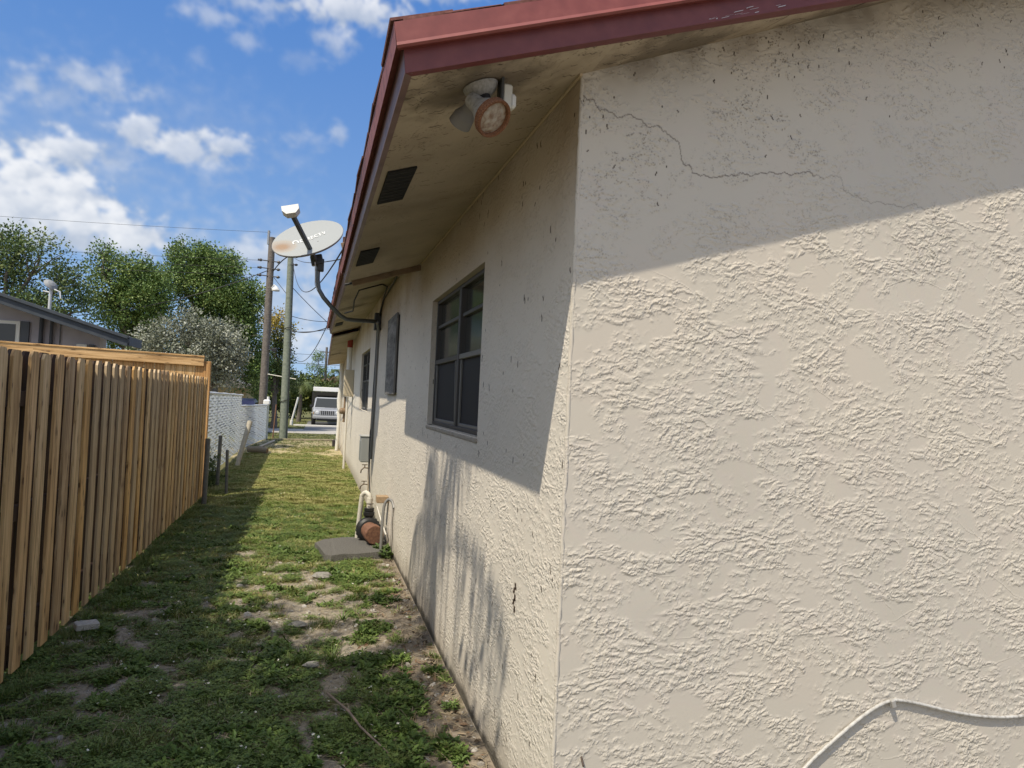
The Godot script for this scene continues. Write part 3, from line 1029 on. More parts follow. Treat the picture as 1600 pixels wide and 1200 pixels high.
func eave_strip(m: MB, prof: Array, z0: float, z1: float) -> void:
	var steps := 24
	for i in steps:
		var a := lerpf(z0, z1, float(i) / steps)
		var b := lerpf(z0, z1, float(i + 1) / steps)
		for k in prof.size() - 1:
			var p: Vector2 = prof[k]
			var q: Vector2 = prof[k + 1]
			m.quad(Vector3(p.x, p.y, b), Vector3(p.x, p.y, a), Vector3(q.x, q.y, a), Vector3(q.x, q.y, b))

func window_in(H: Node3D, z0: float, z1: float, y0: float, y1: float, near: bool) -> void:
	var gx := WX + 0.065
	var alu := M(0.075, 0.072, 0.068, 0.5, 0.4)
	var alu_l := M(0.20, 0.195, 0.18, 0.5, 0.4)
	var reveal := MB.new()
	var d := 0.10
	# sill, head, far jamb, near jamb
	reveal.quad(Vector3(WX, y0 - 0.012, z1), Vector3(WX, y0 - 0.012, z0), Vector3(WX + d, y0 + 0.01, z0), Vector3(WX + d, y0 + 0.01, z1), Vector2(0.3, 0.5), Vector2(0.5, 0.5), Vector2(0.5, 0.52), Vector2(0.3, 0.52))
	reveal.quad(Vector3(WX, y1, z0), Vector3(WX, y1, z1), Vector3(WX + d, y1, z1), Vector3(WX + d, y1, z0), Vector2(0.3, 0.2), Vector2(0.5, 0.2), Vector2(0.5, 0.22), Vector2(0.3, 0.22))
	reveal.quad(Vector3(WX, y0, z1), Vector3(WX + d, y0, z1), Vector3(WX + d, y1, z1), Vector3(WX, y1, z1), Vector2(0.6, 0.5), Vector2(0.62, 0.5), Vector2(0.62, 0.2), Vector2(0.6, 0.2))
	reveal.quad(Vector3(WX + d, y0, z0), Vector3(WX, y0, z0), Vector3(WX, y1, z0), Vector3(WX + d, y1, z0), Vector2(0.6, 0.5), Vector2(0.62, 0.5), Vector2(0.62, 0.2), Vector2(0.6, 0.2))
	put("window_reveal", reveal.mesh(), side_mat, H)
	if near:
		var sill := MB.new()
		sill.box(Vector3(WX + 0.028, y0 - 0.018, (z0 + z1) / 2.0), Vector3(0.075, 0.026, z0 - z1 + 0.02), 0.005, Basis(Vector3(0, 0, 1), 0.08))
		put("window_sill", sill.mesh(), mottled(560, [Color(0.27, 0.235, 0.19), Color(0.4, 0.36, 0.30)], 1.5), H)
	var w := Node3D.new()
	w.name = "window"
	H.add_child(w, true)
	var fr := MB.new()
	var zm := (z0 + z1) / 2.0 + 0.06
	var b := 0.028
	for y in [y0 + b / 2, y1 - b / 2]:
		fr.box(Vector3(gx, y, (z0 + z1) / 2.0), Vector3(0.05, b, z0 - z1), 0.003)
	for z in [z0 - b / 2, z1 + b / 2]:
		fr.box(Vector3(gx, (y0 + y1) / 2.0, z), Vector3(0.05, y1 - y0 - 2.0 * b, b), 0.003)
	put("frame", fr.mesh(), alu, w)
	var mu := MB.new()
	mu.box(Vector3(gx - 0.004, (y0 + y1) / 2.0, zm), Vector3(0.055, y1 - y0 - 2.0 * b, 0.055), 0.004)
	put("mullion", mu.mesh(), alu, w)
	var ym := y0 + (y1 - y0) * 0.50
	var yq := y0 + (y1 - y0) * 0.785
	var glass := M(0.016, 0.017, 0.016, 0.06)
	glass.metallic_specular = 0.6
	var mesh_m := M(0.014, 0.014, 0.014, 0.75)
	var shade := M(0.040, 0.041, 0.036, 0.12)
	for half in 2:
		var za: float = z0 - b if half == 0 else zm - 0.0275
		var zb: float = zm + 0.0275 if half == 0 else z1 + b
		var zc := (za + zb) / 2.0
		var L := za - zb
		var rail := MB.new()
		rail.box(Vector3(gx - 0.006, ym, zc), Vector3(0.04, 0.034, L), 0.003)
		put("meeting_rail", rail.mesh(), alu_l if half == 0 else alu, w)
		var mt := MB.new()
		mt.box(Vector3(gx, yq, zc), Vector3(0.03, 0.026, L), 0.003)
		put("muntin", mt.mesh(), alu, w)
		for k in 2:
			var pa: float = ym + 0.017 if k == 0 else yq + 0.013
			var pb: float = yq - 0.013 if k == 0 else y1 - b
			var pm := MB.new()
			pm.box(Vector3(gx + 0.012, (pa + pb) / 2.0, zc), Vector3(0.006, pb - pa, L))
			put("pane", pm.mesh(), shade, w)
		var sc := MB.new()
		sc.box(Vector3(gx + 0.002, (y0 + b + ym - 0.017) / 2.0, zc), Vector3(0.004, ym - 0.017 - y0 - b, L))
		put("insect_screen", sc.mesh(), mesh_m, w)
		var sf := MB.new()
		var ys := (y0 + b + ym - 0.017) / 2.0
		var yh := ym - 0.017 - y0 - b
		for zz in [za - 0.010, zb + 0.010]:
			sf.box(Vector3(gx - 0.008, ys, zz), Vector3(0.016, yh, 0.02), 0.003)
		sf.box(Vector3(gx - 0.008, y0 + b + 0.011, zc), Vector3(0.016, 0.022, L - 0.04), 0.003)
		put("screen_frame", sf.mesh(), alu_l, w)
	if near:
		var lk := MB.new()
		lk.bar(Vector3(gx - 0.02, y0 + 0.06, zm - 0.05), Vector3(gx - 0.016, y0 + 0.47, zm - 0.12), 0.012, 0.016)
		put("loose_strip", lk.mesh(), alu_l, w)

# ---------------------------------------------------------------- fences
func build_fences() -> void:
	var F := thing("picket_fence", "new unpainted dog-eared wooden picket fence along the left of the passage", "fence")
	var lt := Color(0.78, 0.57, 0.32)
	var md := Color(0.62, 0.42, 0.205)
	var dk := Color(0.28, 0.16, 0.065)
	var tex := [wood_tex(601, 128, 768, lt, md, dk, 9), wood_tex(619, 128, 768, lt, md, dk, 6), wood_tex(631, 128, 768, lt * 0.95, md, dk, 12)]
	var mats := []
	for i in 9:
		var m := StandardMaterial3D.new()
		m.albedo_texture = tex[i % 3]
		var tone: Color = [Color(1, 1, 1), Color(0.90, 0.92, 0.97), Color(1.0, 0.94, 0.82), Color(0.96, 0.94, 0.90), Color(1.0, 0.97, 0.93), Color(0.88, 0.87, 0.88), Color(0.30, 0.235, 0.17), Color(0.34, 0.25, 0.16), Color(0.27, 0.21, 0.155)][i]  # last three tones paint gap shade onto the back boards
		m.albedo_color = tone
		m.roughness = 0.78
		m.uv1_scale = Vector3(1.0 / 0.16, 1.0 / 1.9, 1)
		m.uv1_offset = Vector3(0.13 * i, 0.0, 0)
		mats.append(m)
	var shapes := []
	for i in 4:
		var b := MB.new()
		var w := 0.056 + 0.003 * (i % 2)
		var h := 1.79 + 0.003 * i
		b.prism([Vector2(-w, 0), Vector2(w, 0), Vector2(w, h - 0.036), Vector2(w - 0.023, h), Vector2(-w + 0.022, h), Vector2(-w, h - 0.034)], 0.017)
		shapes.append(b.mesh())
	# local: x across the board, y up, z out of the face (towards +x of the world)
	var turn := Basis(Vector3(0, 0, -1), Vector3(0, 1, 0), Vector3(1, 0, 0))
	var z := -1.6
	var n := 0
	while z > -11.78:
		for back in 2:
			var zz := z - (0.109 if back else 0.0)
			var x := FX - 0.017 if back == 0 else FX - 0.017 - 0.038 - 0.017
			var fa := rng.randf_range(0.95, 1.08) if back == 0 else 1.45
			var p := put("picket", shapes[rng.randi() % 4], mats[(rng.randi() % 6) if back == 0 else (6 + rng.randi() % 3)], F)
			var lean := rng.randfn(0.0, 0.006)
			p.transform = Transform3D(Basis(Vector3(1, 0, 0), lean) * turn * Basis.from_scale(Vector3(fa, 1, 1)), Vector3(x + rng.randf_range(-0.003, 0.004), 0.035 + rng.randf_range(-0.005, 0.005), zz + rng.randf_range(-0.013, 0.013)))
		z -= 0.218
		n += 1
	var rail_m := StandardMaterial3D.new()
	rail_m.albedo_texture = tex[1]
	rail_m.albedo_color = Color(0.26, 0.20, 0.15)  # rails darkened too, as part of the painted gap shade
	rail_m.uv1_scale = Vector3(3.0, 0.5, 1)
	rail_m.roughness = 0.8
	for y in [0.24, 0.92, 1.56]:
		var r := MB.new()
		r.box(Vector3(FX - 0.017 - 0.019, y, -6.7), Vector3(0.037, 0.085, 10.25), 0.003)
		put("rail", r.mesh(), rail_m, F)
	var pz := -1.9
	while pz > -11.9:
		var r := MB.new()
		r.box(Vector3(FX - 0.017 - 0.038 - 0.017 - 0.05, 0.86, pz), Vector3(0.09, 1.72, 0.09), 0.004)
		put("post", r.mesh(), rail_m, F)
		pz -= 2.4
	# cross fence turning away behind it
	var C := thing("cross_fence", "taller pale wooden fence with a board along its top, behind the picket fence", "fence")
	var a := Vector3(-1.62, 0, -11.98)
	var e := Vector3(-6.0, 0, -11.75)
	var dir := (e - a).normalized()
	var len := (e - a).length()
	var fmat := []
	for i in 4:
		var m := StandardMaterial3D.new()
		m.albedo_texture = tex[i % 3]
		m.albedo_color = [Color(1, 0.96, 0.92), Color(0.95, 0.86, 0.76), Color(1, 0.95, 0.88), Color(0.92, 0.83, 0.74)][i]
		m.roughness = 0.8
		m.uv1_scale = Vector3(1.0 / 0.16, 1.0 / 2.1, 1)
		m.uv1_offset = Vector3(0.21 * i, 0, 0)
		fmat.append(m)
	var nrm := Vector3.UP.cross(dir) * -1.0      # towards the camera side
	if nrm.z < 0: nrm = -nrm
	var bx := Basis(-dir, Vector3.UP, (-dir).cross(Vector3.UP))
	var k := 0.07
	while k < len:
		var b := MB.new()
		b.box(Vector3(0, 1.04, 0), Vector3(0.136, 2.02, 0.017), 0.002)
		var p := put("plank", b.mesh(), fmat[rng.randi() % 4], C)
		p.transform = Transform3D(bx, a + dir * k + Vector3(0, 0.017 * k + rng.randf_range(-0.004, 0.004), 0))
		k += 0.142
	var tr := MB.new()
	tr.box(Vector3(-(len / 2.0 + 0.05), 2.075, 0.030 if bx.z.dot(nrm) > 0 else -0.030), Vector3(len, 0.135, 0.038), 0.004)
	for i in tr.t.size(): tr.t[i] = Vector2(tr.t[i].y, tr.t[i].x)
	var tro := put("top_board", tr.mesh(), fmat[0], C)
	tro.transform = Transform3D(bx * Basis(Vector3(0, 0, 1), -0.017), a)
	tr = MB.new()
	tr.box(Vector3(-(len / 2.0 + 0.05), 2.155, 0.0), Vector3(len, 0.024, 0.12), 0.003)
	for i in tr.t.size(): tr.t[i] = Vector2(tr.t[i].y, tr.t[i].x)
	tro = put("cap_board", tr.mesh(), fmat[2], C)
	tro.transform = Transform3D(bx * Basis(Vector3(0, 0, 1), -0.017), a)
	var po := MB.new()
	po.box(a + Vector3(0.03, 1.04, -0.03), Vector3(0.10, 2.09, 0.10), 0.005)
	put("post", po.mesh(), fmat[1], C)
	# chain-link with privacy slats, two lengths
	slat_fence("slatted_fence", "taller length of grey-white slatted chain-link fence just past the picket fence", [Vector3(-1.74, 0.0, -12.3), Vector3(-1.82, 0.0, -20.6)], 1.60, 1.53)
	slat_fence("slatted_fence", "lower length of white slatted chain-link fence, ending at a white-capped post", [Vector3(-1.87, -0.02, -20.62), Vector3(-1.52, -0.06, -26.9)], 1.26, 1.24)

func slat_fence(called: String, label: String, pq: Array, h0: float, h1: float) -> void:
	var F := thing(called, label, "fence")
	var white := mottled(660, [Color(0.50, 0.54, 0.58), Color(0.70, 0.73, 0.76), Color(0.80, 0.82, 0.83)], 0.9, 0.03, 0.6)
	white.backlight_enabled = true
	white.backlight = Color(0.7, 0.73, 0.77)
	var galv := M(0.42, 0.44, 0.45, 0.45, 0.5)
	var a: Vector3 = pq[0]
	var b: Vector3 = pq[1]
	var L := (b - a).length()
	var d := (b - a) / L
	var s := MB.new()
	var nn := Vector3(1, 0, 0)
	var y := 0.06
	var row := 0
	while y < maxf(h0, h1) - 0.02:
		var seg := int(L / 0.16)
		var ph := rng.randf() * 0.4 + (PI if row % 2 else 0.0)
		for i in seg:
			var p := []
			for e in [i, i + 1]:
				var t := float(e) / seg
				var f := lerpf(h0, h1, t) / maxf(h0, h1)
				p.append(a + d * (L * t) + nn * (0.007 * sin(t * L * 9.0 + ph)) + Vector3(0, y * f + 0.005 * sin(t * L * 3.1 + row * 1.7), 0))
			s.quad(p[0] - nn * 0.008, p[1] - nn * 0.008, p[1] + nn * 0.006 + Vector3(0, 0.0535, 0), p[0] + nn * 0.006 + Vector3(0, 0.0535, 0))
		y += 0.056
		row += 1
	var so := put("slats", s.mesh(), white, F)
	so.set_meta("kind", "stuff")
	var wv := MB.new()
	var k := 0.0
	while k < L:
		var h := lerpf(h0, h1, k / L)
		var q := a + d * k + nn * 0.022
		wv.quad(q - d * 0.004, q + d * 0.004, q + d * (0.004 + 0.1) + Vector3(0, h, 0), q + d * (0.1 - 0.004) + Vector3(0, h, 0))
		k += 0.24
	var wo := put("wires", wv.mesh(), M(0.34, 0.37, 0.39, 0.5, 0.3), F)
	wo.set_meta("kind", "stuff")
	var r := MB.new()
	r.tube([a + Vector3(0.02, h0, 0), b + Vector3(0.02, h1, 0)], 0.022, 8)
	put("top_rail", r.mesh(), M(0.62, 0.63, 0.63, 0.5), F)
	var cnt := 3
	for i in cnt + 1:
		var p := a.lerp(b, float(i) / cnt)
		var h := lerpf(h0, h1, float(i) / cnt)
		var pm := MB.new()
		pm.tube([p + Vector3(-0.05, -0.1, 0), p + Vector3(-0.05, h + 0.02, 0)], 0.03, 10)
		put("post", pm.mesh(), galv, F)
	if h0 < 1.4:
		var cp := MB.new()
		cp.tube([b + Vector3(0.02, -0.1, -0.02), b + Vector3(0.02, h1 + 0.02, -0.02)], 0.045, 10)
		put("post", cp.mesh(), M(0.55, 0.58, 0.54, 0.6), F)
		var cap := MB.new()
		cap.box(b + Vector3(-0.02, h1 + 0.10, -0.02), Vector3(0.24, 0.19, 0.16), 0.04)
		cap.tube([b + Vector3(0.02, h1 + 0.17, -0.02), b + Vector3(0.02, h1 + 0.30, -0.02)], 0.045, 8)
		put("post_cap", cap.mesh(), M(0.78, 0.78, 0.76, 0.5), F)

# ---------------------------------------------------------------- houses beyond
func build_neighbours() -> void:
	var N := thing("neighbour_house", "low grey house with slate-blue roof edge behind the wooden fence", "house")
	var wall_m := mottled(701, [Color(0.34, 0.315, 0.33), Color(0.41, 0.38, 0.395)], 0.6, 0.02, 0.9)
	var edge_m := mottled(703, [Color(0.032, 0.042, 0.054), Color(0.052, 0.064, 0.080)], 0.8, 0.02, 0.6)
	var zw := -14.45
	var zr := -14.0
	var sl := 0.304
	var roof_y := func(x: float) -> float: return 2.50 + (-3.17 - x) * sl
	var w := MB.new()
	w.quad(Vector3(-13, -0.1, zw), Vector3(-3.74, -0.1, zw), Vector3(-3.74, roof_y.call(-3.74) - 0.14, zw), Vector3(-13, roof_y.call(-13.0) - 0.14, zw))
	w.quad(Vector3(-3.74, -0.1, zw), Vector3(-3.74, -0.1, -14.9), Vector3(-3.74, 2.5, -14.9), Vector3(-3.74, roof_y.call(-3.74) - 0.14, zw))
	w.quad(Vector3(-3.74, -0.1, -14.9), Vector3(-13, -0.1, -14.9), Vector3(-13, 5.3, -14.9), Vector3(-3.74, 2.5, -14.9))
	put("wall", w.mesh(), wall_m, N)
	var rf := MB.new()
	var A := Vector3(-3.17, 2.52, zr); var B := Vector3(-13, 2.52 + 9.83 * sl, zr)
	rf.quad(A, Vector3(-3.17, 2.52, -14.95), Vector3(-13, 2.52 + 9.83 * sl, -14.95), B)
	put("roof", rf.mesh(), M(0.16, 0.17, 0.18, 0.9), N)
	var so := MB.new()
	so.quad(A + Vector3(0, -0.16, 0), B + Vector3(0, -0.16, 0), B + Vector3(0, -0.16, zw - zr), A + Vector3(0, -0.16, zw - zr))
	so.quad(Vector3(-3.17, 2.36, zw), Vector3(-3.74, 2.36 + 0.57 * sl, zw), Vector3(-3.74, 2.36 + 0.57 * sl, -14.9), Vector3(-3.17, 2.36, -14.9))
	put("soffit", so.mesh(), M(0.20, 0.21, 0.23, 0.8), N)
	var fa := MB.new()
	fa.bar(A + Vector3(0.0, -0.115, 0.02), B + Vector3(0, -0.115, 0.02), 0.03, 0.13, 0.003)
	fa.bar(A + Vector3(0.0, -0.02, 0.045), B + Vector3(0, -0.02, 0.045), 0.06, 0.055, 0.004)
	fa.bar(A + Vector3(0.0, -0.08, 0.0), A + Vector3(0, -0.08, -0.95), 0.03, 0.16, 0.003)
	put("fascia", fa.mesh(), edge_m, N)
	var wins := [[-5.45, -4.99, 1.6, 2.70, true], [-4.10, -3.93, 1.7, 2.36, false]]
	for q in wins:
		var f := MB.new()
		var cx: float = (q[0] + q[1]) / 2.0
		f.box(Vector3(cx, (q[2] + q[3]) / 2.0, zw + 0.02), Vector3(q[1] - q[0], q[3] - q[2], 0.05), 0.006)
		var fo := put("window", f.mesh(), M(0.66, 0.64, 0.58, 0.6), N)
		var p := MB.new()
		p.box(Vector3(cx - (0.0 if q[4] else 0.03), (q[2] + q[3]) / 2.0, zw + 0.047), Vector3((q[1] - q[0]) * 0.72, q[3] - q[2] - 0.12, 0.008))
		put("pane", p.mesh(), M(0.03, 0.035, 0.04, 0.1) if q[4] else M(0.45, 0.42, 0.33, 0.4), fo)
		var sh := MB.new()
		sh.box(Vector3(q[1] + 0.075, (q[2] + q[3]) / 2.0, zw + 0.025), Vector3(0.13 if q[4] else 0.09, q[3] - q[2], 0.045), 0.004)
		put("shutter", sh.mesh(), M(0.075, 0.08, 0.09, 0.7), N)
	var cd := MB.new()
	cd.tube([Vector3(-4.66, 1.6, zw + 0.05), Vector3(-4.66, 2.80, zw + 0.05)], 0.035, 8)
	cd.box(Vector3(-4.66, 2.26, zw + 0.06), Vector3(0.16, 0.14, 0.1), 0.01)
	put("service_conduit", cd.mesh(), M(0.045, 0.047, 0.055, 0.7), N)
	cd = MB.new()
	cd.tube([Vector3(-4.50, 1.6, zw + 0.05), Vector3(-4.50, 2.76, zw + 0.05)], 0.028, 8)
	cd.box(Vector3(-4.50, 2.26, zw + 0.06), Vector3(0.14, 0.12, 0.1), 0.01)
	put("service_conduit", cd.mesh(), M(0.05, 0.052, 0.06, 0.7), N)
	cd = MB.new()
	cd.tube([Vector3(-4.37, 1.6, zw + 0.02), Vector3(-4.37, 2.72, zw + 0.02)], 0.009, 6)
	put("wall_cable", cd.mesh(), M(0.1, 0.1, 0.1, 0.7), N)
	# mast with a little dish on its roof
	var D := thing("roof_dish", "small grey satellite dish on a pole on the grey house's roof", "satellite dish", Vector3(-4.62, 2.92, -14.6))
	var ml := M(0.55, 0.56, 0.56, 0.5, 0.2)
	var m := MB.new()
	m.tube([Vector3(0, -0.2, 0), Vector3(0.01, 0.50, 0)], 0.028, 8)
	put("pole", m.mesh(), ml, D)
	m = MB.new()
	m.lathe(Vector3(0.02, 0.50, 0.02), Vector3(0.55, 0.55, 0.45), [Vector2(0.001, 0.03), Vector2(0.065, 0.015), Vector2(0.115, -0.02), Vector2(0.12, -0.03), Vector2(0.001, -0.015)], 16)
	put("reflector", m.mesh(), M(0.26, 0.27, 0.27, 0.6), D)
	m = MB.new()
	m.tube([Vector3(0.02, 0.42, 0.02), Vector3(0.17, 0.36, 0.05), Vector3(0.19, 0.24, 0.06)], 0.014, 6)
	m.tube([Vector3(0.0, 0.34, 0.0), Vector3(-0.11, 0.36, 0.0)], 0.016, 6)
	put("bracket", m.mesh(), ml, D)
	# small yellow house behind the silver tree
	var Y := thing("distant_house", "small pale yellow house with grey roof half hidden behind the silvery tree", "house")
	m = MB.new()
	m.box(Vector3(-5.0, 0.85, -40.5), Vector3(3.6, 1.9, 5.0))
	put("wall", m.mesh(), M(0.50, 0.40, 0.22, 0.9), Y)
	m = MB.new()
	m.prism([Vector2(-2.3, 0), Vector2(2.3, 0), Vector2(0.0, 0.85)], 6.0, Transform3D(Basis(), Vector3(-5.0, 1.78, -43.6)))
	put("roof", m.mesh(), mottled(720, [Color(0.14, 0.135, 0.13), Color(0.25, 0.24, 0.225)], 1.0, 0.04, 0.9), Y)
	m = MB.new()
	m.box(Vector3(-3.75, 1.0, -37.98), Vector3(0.5, 0.9, 0.06), 0.005)
	put("window", m.mesh(), M(0.06, 0.06, 0.065, 0.2), Y)
	# car whose blue roof shows above the low fence
	car_top()
	# carport over the parked car
	var P := thing("carport", "flat white carport roof over the parked silver car across the street", "carport")
	m = MB.new()
	m.box(Vector3(2.2, 1.95, -47.0), Vector3(4.3, 0.25, 5.2), 0.02)
	put("roof", m.mesh(), M(0.80, 0.80, 0.78, 0.6), P)
	m = MB.new()
	m.box(Vector3(2.2, 0.8, -52.4), Vector3(4.4, 2.0, 5.2))
	put("wall", m.mesh(), M(0.035, 0.035, 0.037, 0.9), P)  # near-black colour stands for the dark shade inside the carport
	for x in [4.2]:
		m = MB.new()
		m.box(Vector3(x, 0.83, -44.6), Vector3(0.09, 1.93, 0.09), 0.005)
		put("post", m.mesh(), M(0.7, 0.7, 0.68), P)
	# low house further along the street
	var S := thing("street_house", "low tan house roof above the carport, far across the street", "house")
	m = MB.new()
	m.box(Vector3(5.0, 1.3, -66), Vector3(8, 3.0, 6))
	put("wall", m.mesh(), M(0.42, 0.33, 0.24, 0.9), S)
	m = MB.new()
	m.prism([Vector2(-4.6, 0), Vector2(4.6, 0), Vector2(0.0, 1.35)], 7.0, Transform3D(Basis(), Vector3(5.0, 2.8, -69.5)))
	put("roof", m.mesh(), mottled(726, [Color(0.26, 0.17, 0.12), Color(0.36, 0.26, 0.19)], 0.8, 0.04, 0.9), S)

func car_top() -> void:
	var C := thing("blue_car", "dark blue car showing just above the low white fence", "car", Vector3(-2.95, -0.13, -32.2))
	C.rotation.y = PI / 2
	var paint := M(0.006, 0.010, 0.055, 0.3)
	paint.clearcoat_enabled = true
	paint.clearcoat = 0.8
	var b := MB.new()
	var rings := []
	for q in [[-2.1, 0.35, 0.75, 0.74], [-2.0, 0.25, 0.92, 0.84], [-0.9, 0.22, 1.0, 0.87], [0.9, 0.22, 1.0, 0.87], [2.0, 0.25, 0.95, 0.84], [2.15, 0.4, 0.8, 0.74]]:
		rings.append([Vector3(q[0], q[1], q[3]), Vector3(q[0], q[2], q[3] * 0.95), Vector3(q[0], q[2], -q[3] * 0.95), Vector3(q[0], q[1], -q[3])])
	b.loft(rings)
	put("body", b.mesh(), paint, C)
	b = MB.new()
	rings = []
	for q in [[-1.5, 1.0, 0.78], [-0.8, 1.38, 0.66], [0.0, 1.47, 0.65], [0.7, 1.40, 0.66], [1.35, 1.0, 0.78]]:
		rings.append([Vector3(q[0], 0.98, 0.8), Vector3(q[0], q[1], q[2]), Vector3(q[0], q[1], -q[2]), Vector3(q[0], 0.98, -0.8)])
	b.loft(rings)
	put("cabin", b.mesh(), paint, C)
	b = MB.new()
	b.box(Vector3(-0.05, 1.19, 0.735), Vector3(1.5, 0.26, 0.02), 0.005, Basis(Vector3(1, 0, 0), -0.26))
	put("side_glass", b.mesh(), M(0.01, 0.012, 0.015, 0.08), C)
	for x in [-1.35, 1.35]:
		for s in [-1.0, 1.0]:
			b = MB.new()
			b.lathe(Vector3(x, 0.32, 0.72 * s), Vector3(0, 0, s), [Vector2(0.0, 0.1), Vector2(0.2, 0.11), Vector2(0.32, 0.1), Vector2(0.33, 0.0), Vector2(0.0, -0.05)], 18)
			put("wheel", b.mesh(), M(0.03, 0.03, 0.03, 0.7), C)

# ---------------------------------------------------------------- trees
func leaf_clump(s: int, n: int, spread: float, len: float, wid: float) -> ArrayMesh:
	var r := RandomNumberGenerator.new()
	r.seed = s
	var m := MB.new()
	for i in n:
		var o := Vector3(r.randfn(0, 0.5), r.randfn(0, 0.42), r.randfn(0, 0.5)) * spread
		var d := (o.normalized() + Vector3(r.randfn(0, 0.7), r.randfn(0, 0.5) - 0.15, r.randfn(0, 0.7))).normalized()
		var x := d.cross(Vector3(r.randfn(0, 0.5), 1, r.randfn(0, 0.5))).normalized()
		var up := x.cross(d)
		var tip := o + d * len
		var mid := o + d * len * 0.5 + up * len * 0.07
		var sh := r.randf_range(0.7, 1.25)
		m.col = Color(sh, sh, sh * 0.9)
		m.tri(o, mid + x * wid, tip)
		m.tri(o, tip, mid - x * wid)
	return m.mesh()

func leaf_mat(back := 0.5, rough := 0.5) -> StandardMaterial3D:
	var m := StandardMaterial3D.new()
	m.vertex_color_use_as_albedo = true
	m.roughness = rough
	m.metallic_specular = 0.4
	m.backlight_enabled = true
	m.backlight = Color(back, back, back * 0.6)
	m.cull_mode = BaseMaterial3D.CULL_DISABLED
	return m

func bark_mat(s: int, a: Color, b: Color) -> StandardMaterial3D:
	return mottled(s, [a, b], 1.2, 0.03, 0.95, 0.0, 1.5)

func limb(m: MB, a: Vector3, b: Vector3, r0: float, r1: float, r: RandomNumberGenerator, sides := 7) -> void:
	var L := (b - a).length()
	var pts := []
	var rad := []
	for i in 6:
		var t := i / 5.0
		var p := a.lerp(b, t)
		if i > 0 and i < 5:
			p += Vector3(r.randfn(0, 1), r.randfn(0, 0.4), r.randfn(0, 1)) * L * 0.035
		p.y += sin(t * PI) * L * 0.06
		pts.append(p)
		rad.append(lerpf(r0, r1, t))
	m.tube(pts, rad, sides)

func tree(called: String, label: String, base: Vector3, fork_y: float, girth: float, lobes: Array, per: float, clumps: Array, greens: Array, lmat: Material, bark: Material, s: int, group := "") -> void:
	var r := RandomNumberGenerator.new()
	r.seed = s
	var T := thing(called, label, "tree", base, group)
	var tm := MB.new()
	var fork := Vector3(r.randfn(0, 0.15), fork_y, r.randfn(0, 0.15))
	tm.tube([Vector3(0, -0.2, 0), Vector3(0.02, fork_y * 0.3, 0.01), fork * 0.7, fork], [girth * 1.35, girth, girth * 0.9, girth * 0.8], 10)
	put("trunk", tm.mesh(), bark, T)
	var bm := MB.new()
	var hole := fnl(s, 0.55, 2)
	var per_mesh := []
	for i in clumps.size(): per_mesh.append([[], []])
	for q in lobes:
		var c: Vector3 = q[0] - base
		var rad: Vector3 = q[1]
		var den: float = q[2] if q.size() > 2 else 1.0
		limb(bm, fork, c, girth * 0.5, girth * 0.12, r)
		for k in 5:
			var e := c + Vector3(r.randfn(0, 0.45) * rad.x, r.randfn(0.15, 0.4) * rad.y, r.randfn(0, 0.45) * rad.z)
			limb(bm, c.lerp(fork, 0.25), e, girth * 0.16, girth * 0.03, r, 5)
		var vol := rad.x * rad.y * rad.z
		var n := int(vol * per * den) + 20
		for k in n:
			var u := Vector3(r.randfn(0, 1), r.randfn(0, 1), r.randfn(0, 1)).normalized() * pow(r.randf(), 0.42)
			var p := c + u * rad
			if hole.get_noise_3dv(p * 1.5) + 0.12 * den < r.randf_range(-0.12, 0.22): continue
			p += Vector3(r.randfn(0, 0.08), r.randfn(0, 0.08), r.randfn(0, 0.08))
			var b := Basis.from_euler(Vector3(r.randf() * TAU, r.randf() * TAU, r.randf() * TAU)).scaled(Vector3.ONE * r.randf_range(0.7, 1.25))
			var mi := r.randi() % clumps.size()
			per_mesh[mi][0].append(Transform3D(b, p))
			var g: Color = (greens[0] as Color).lerp(greens[1], r.randf())
			if greens.size() > 2 and r.randf() < 0.16: g = greens[2]
			if q.size() > 3: g = g.lerp(q[3], r.randf_range(0.4, 1.0))
			per_mesh[mi][1].append(g)
	put("limbs", bm.mesh(), bark, T)
	for i in clumps.size():
		if per_mesh[i][0].size():
			scatter("crown" if i == 0 else "crown_%03d" % i, clumps[i], lmat, per_mesh[i][0], per_mesh[i][1], T)

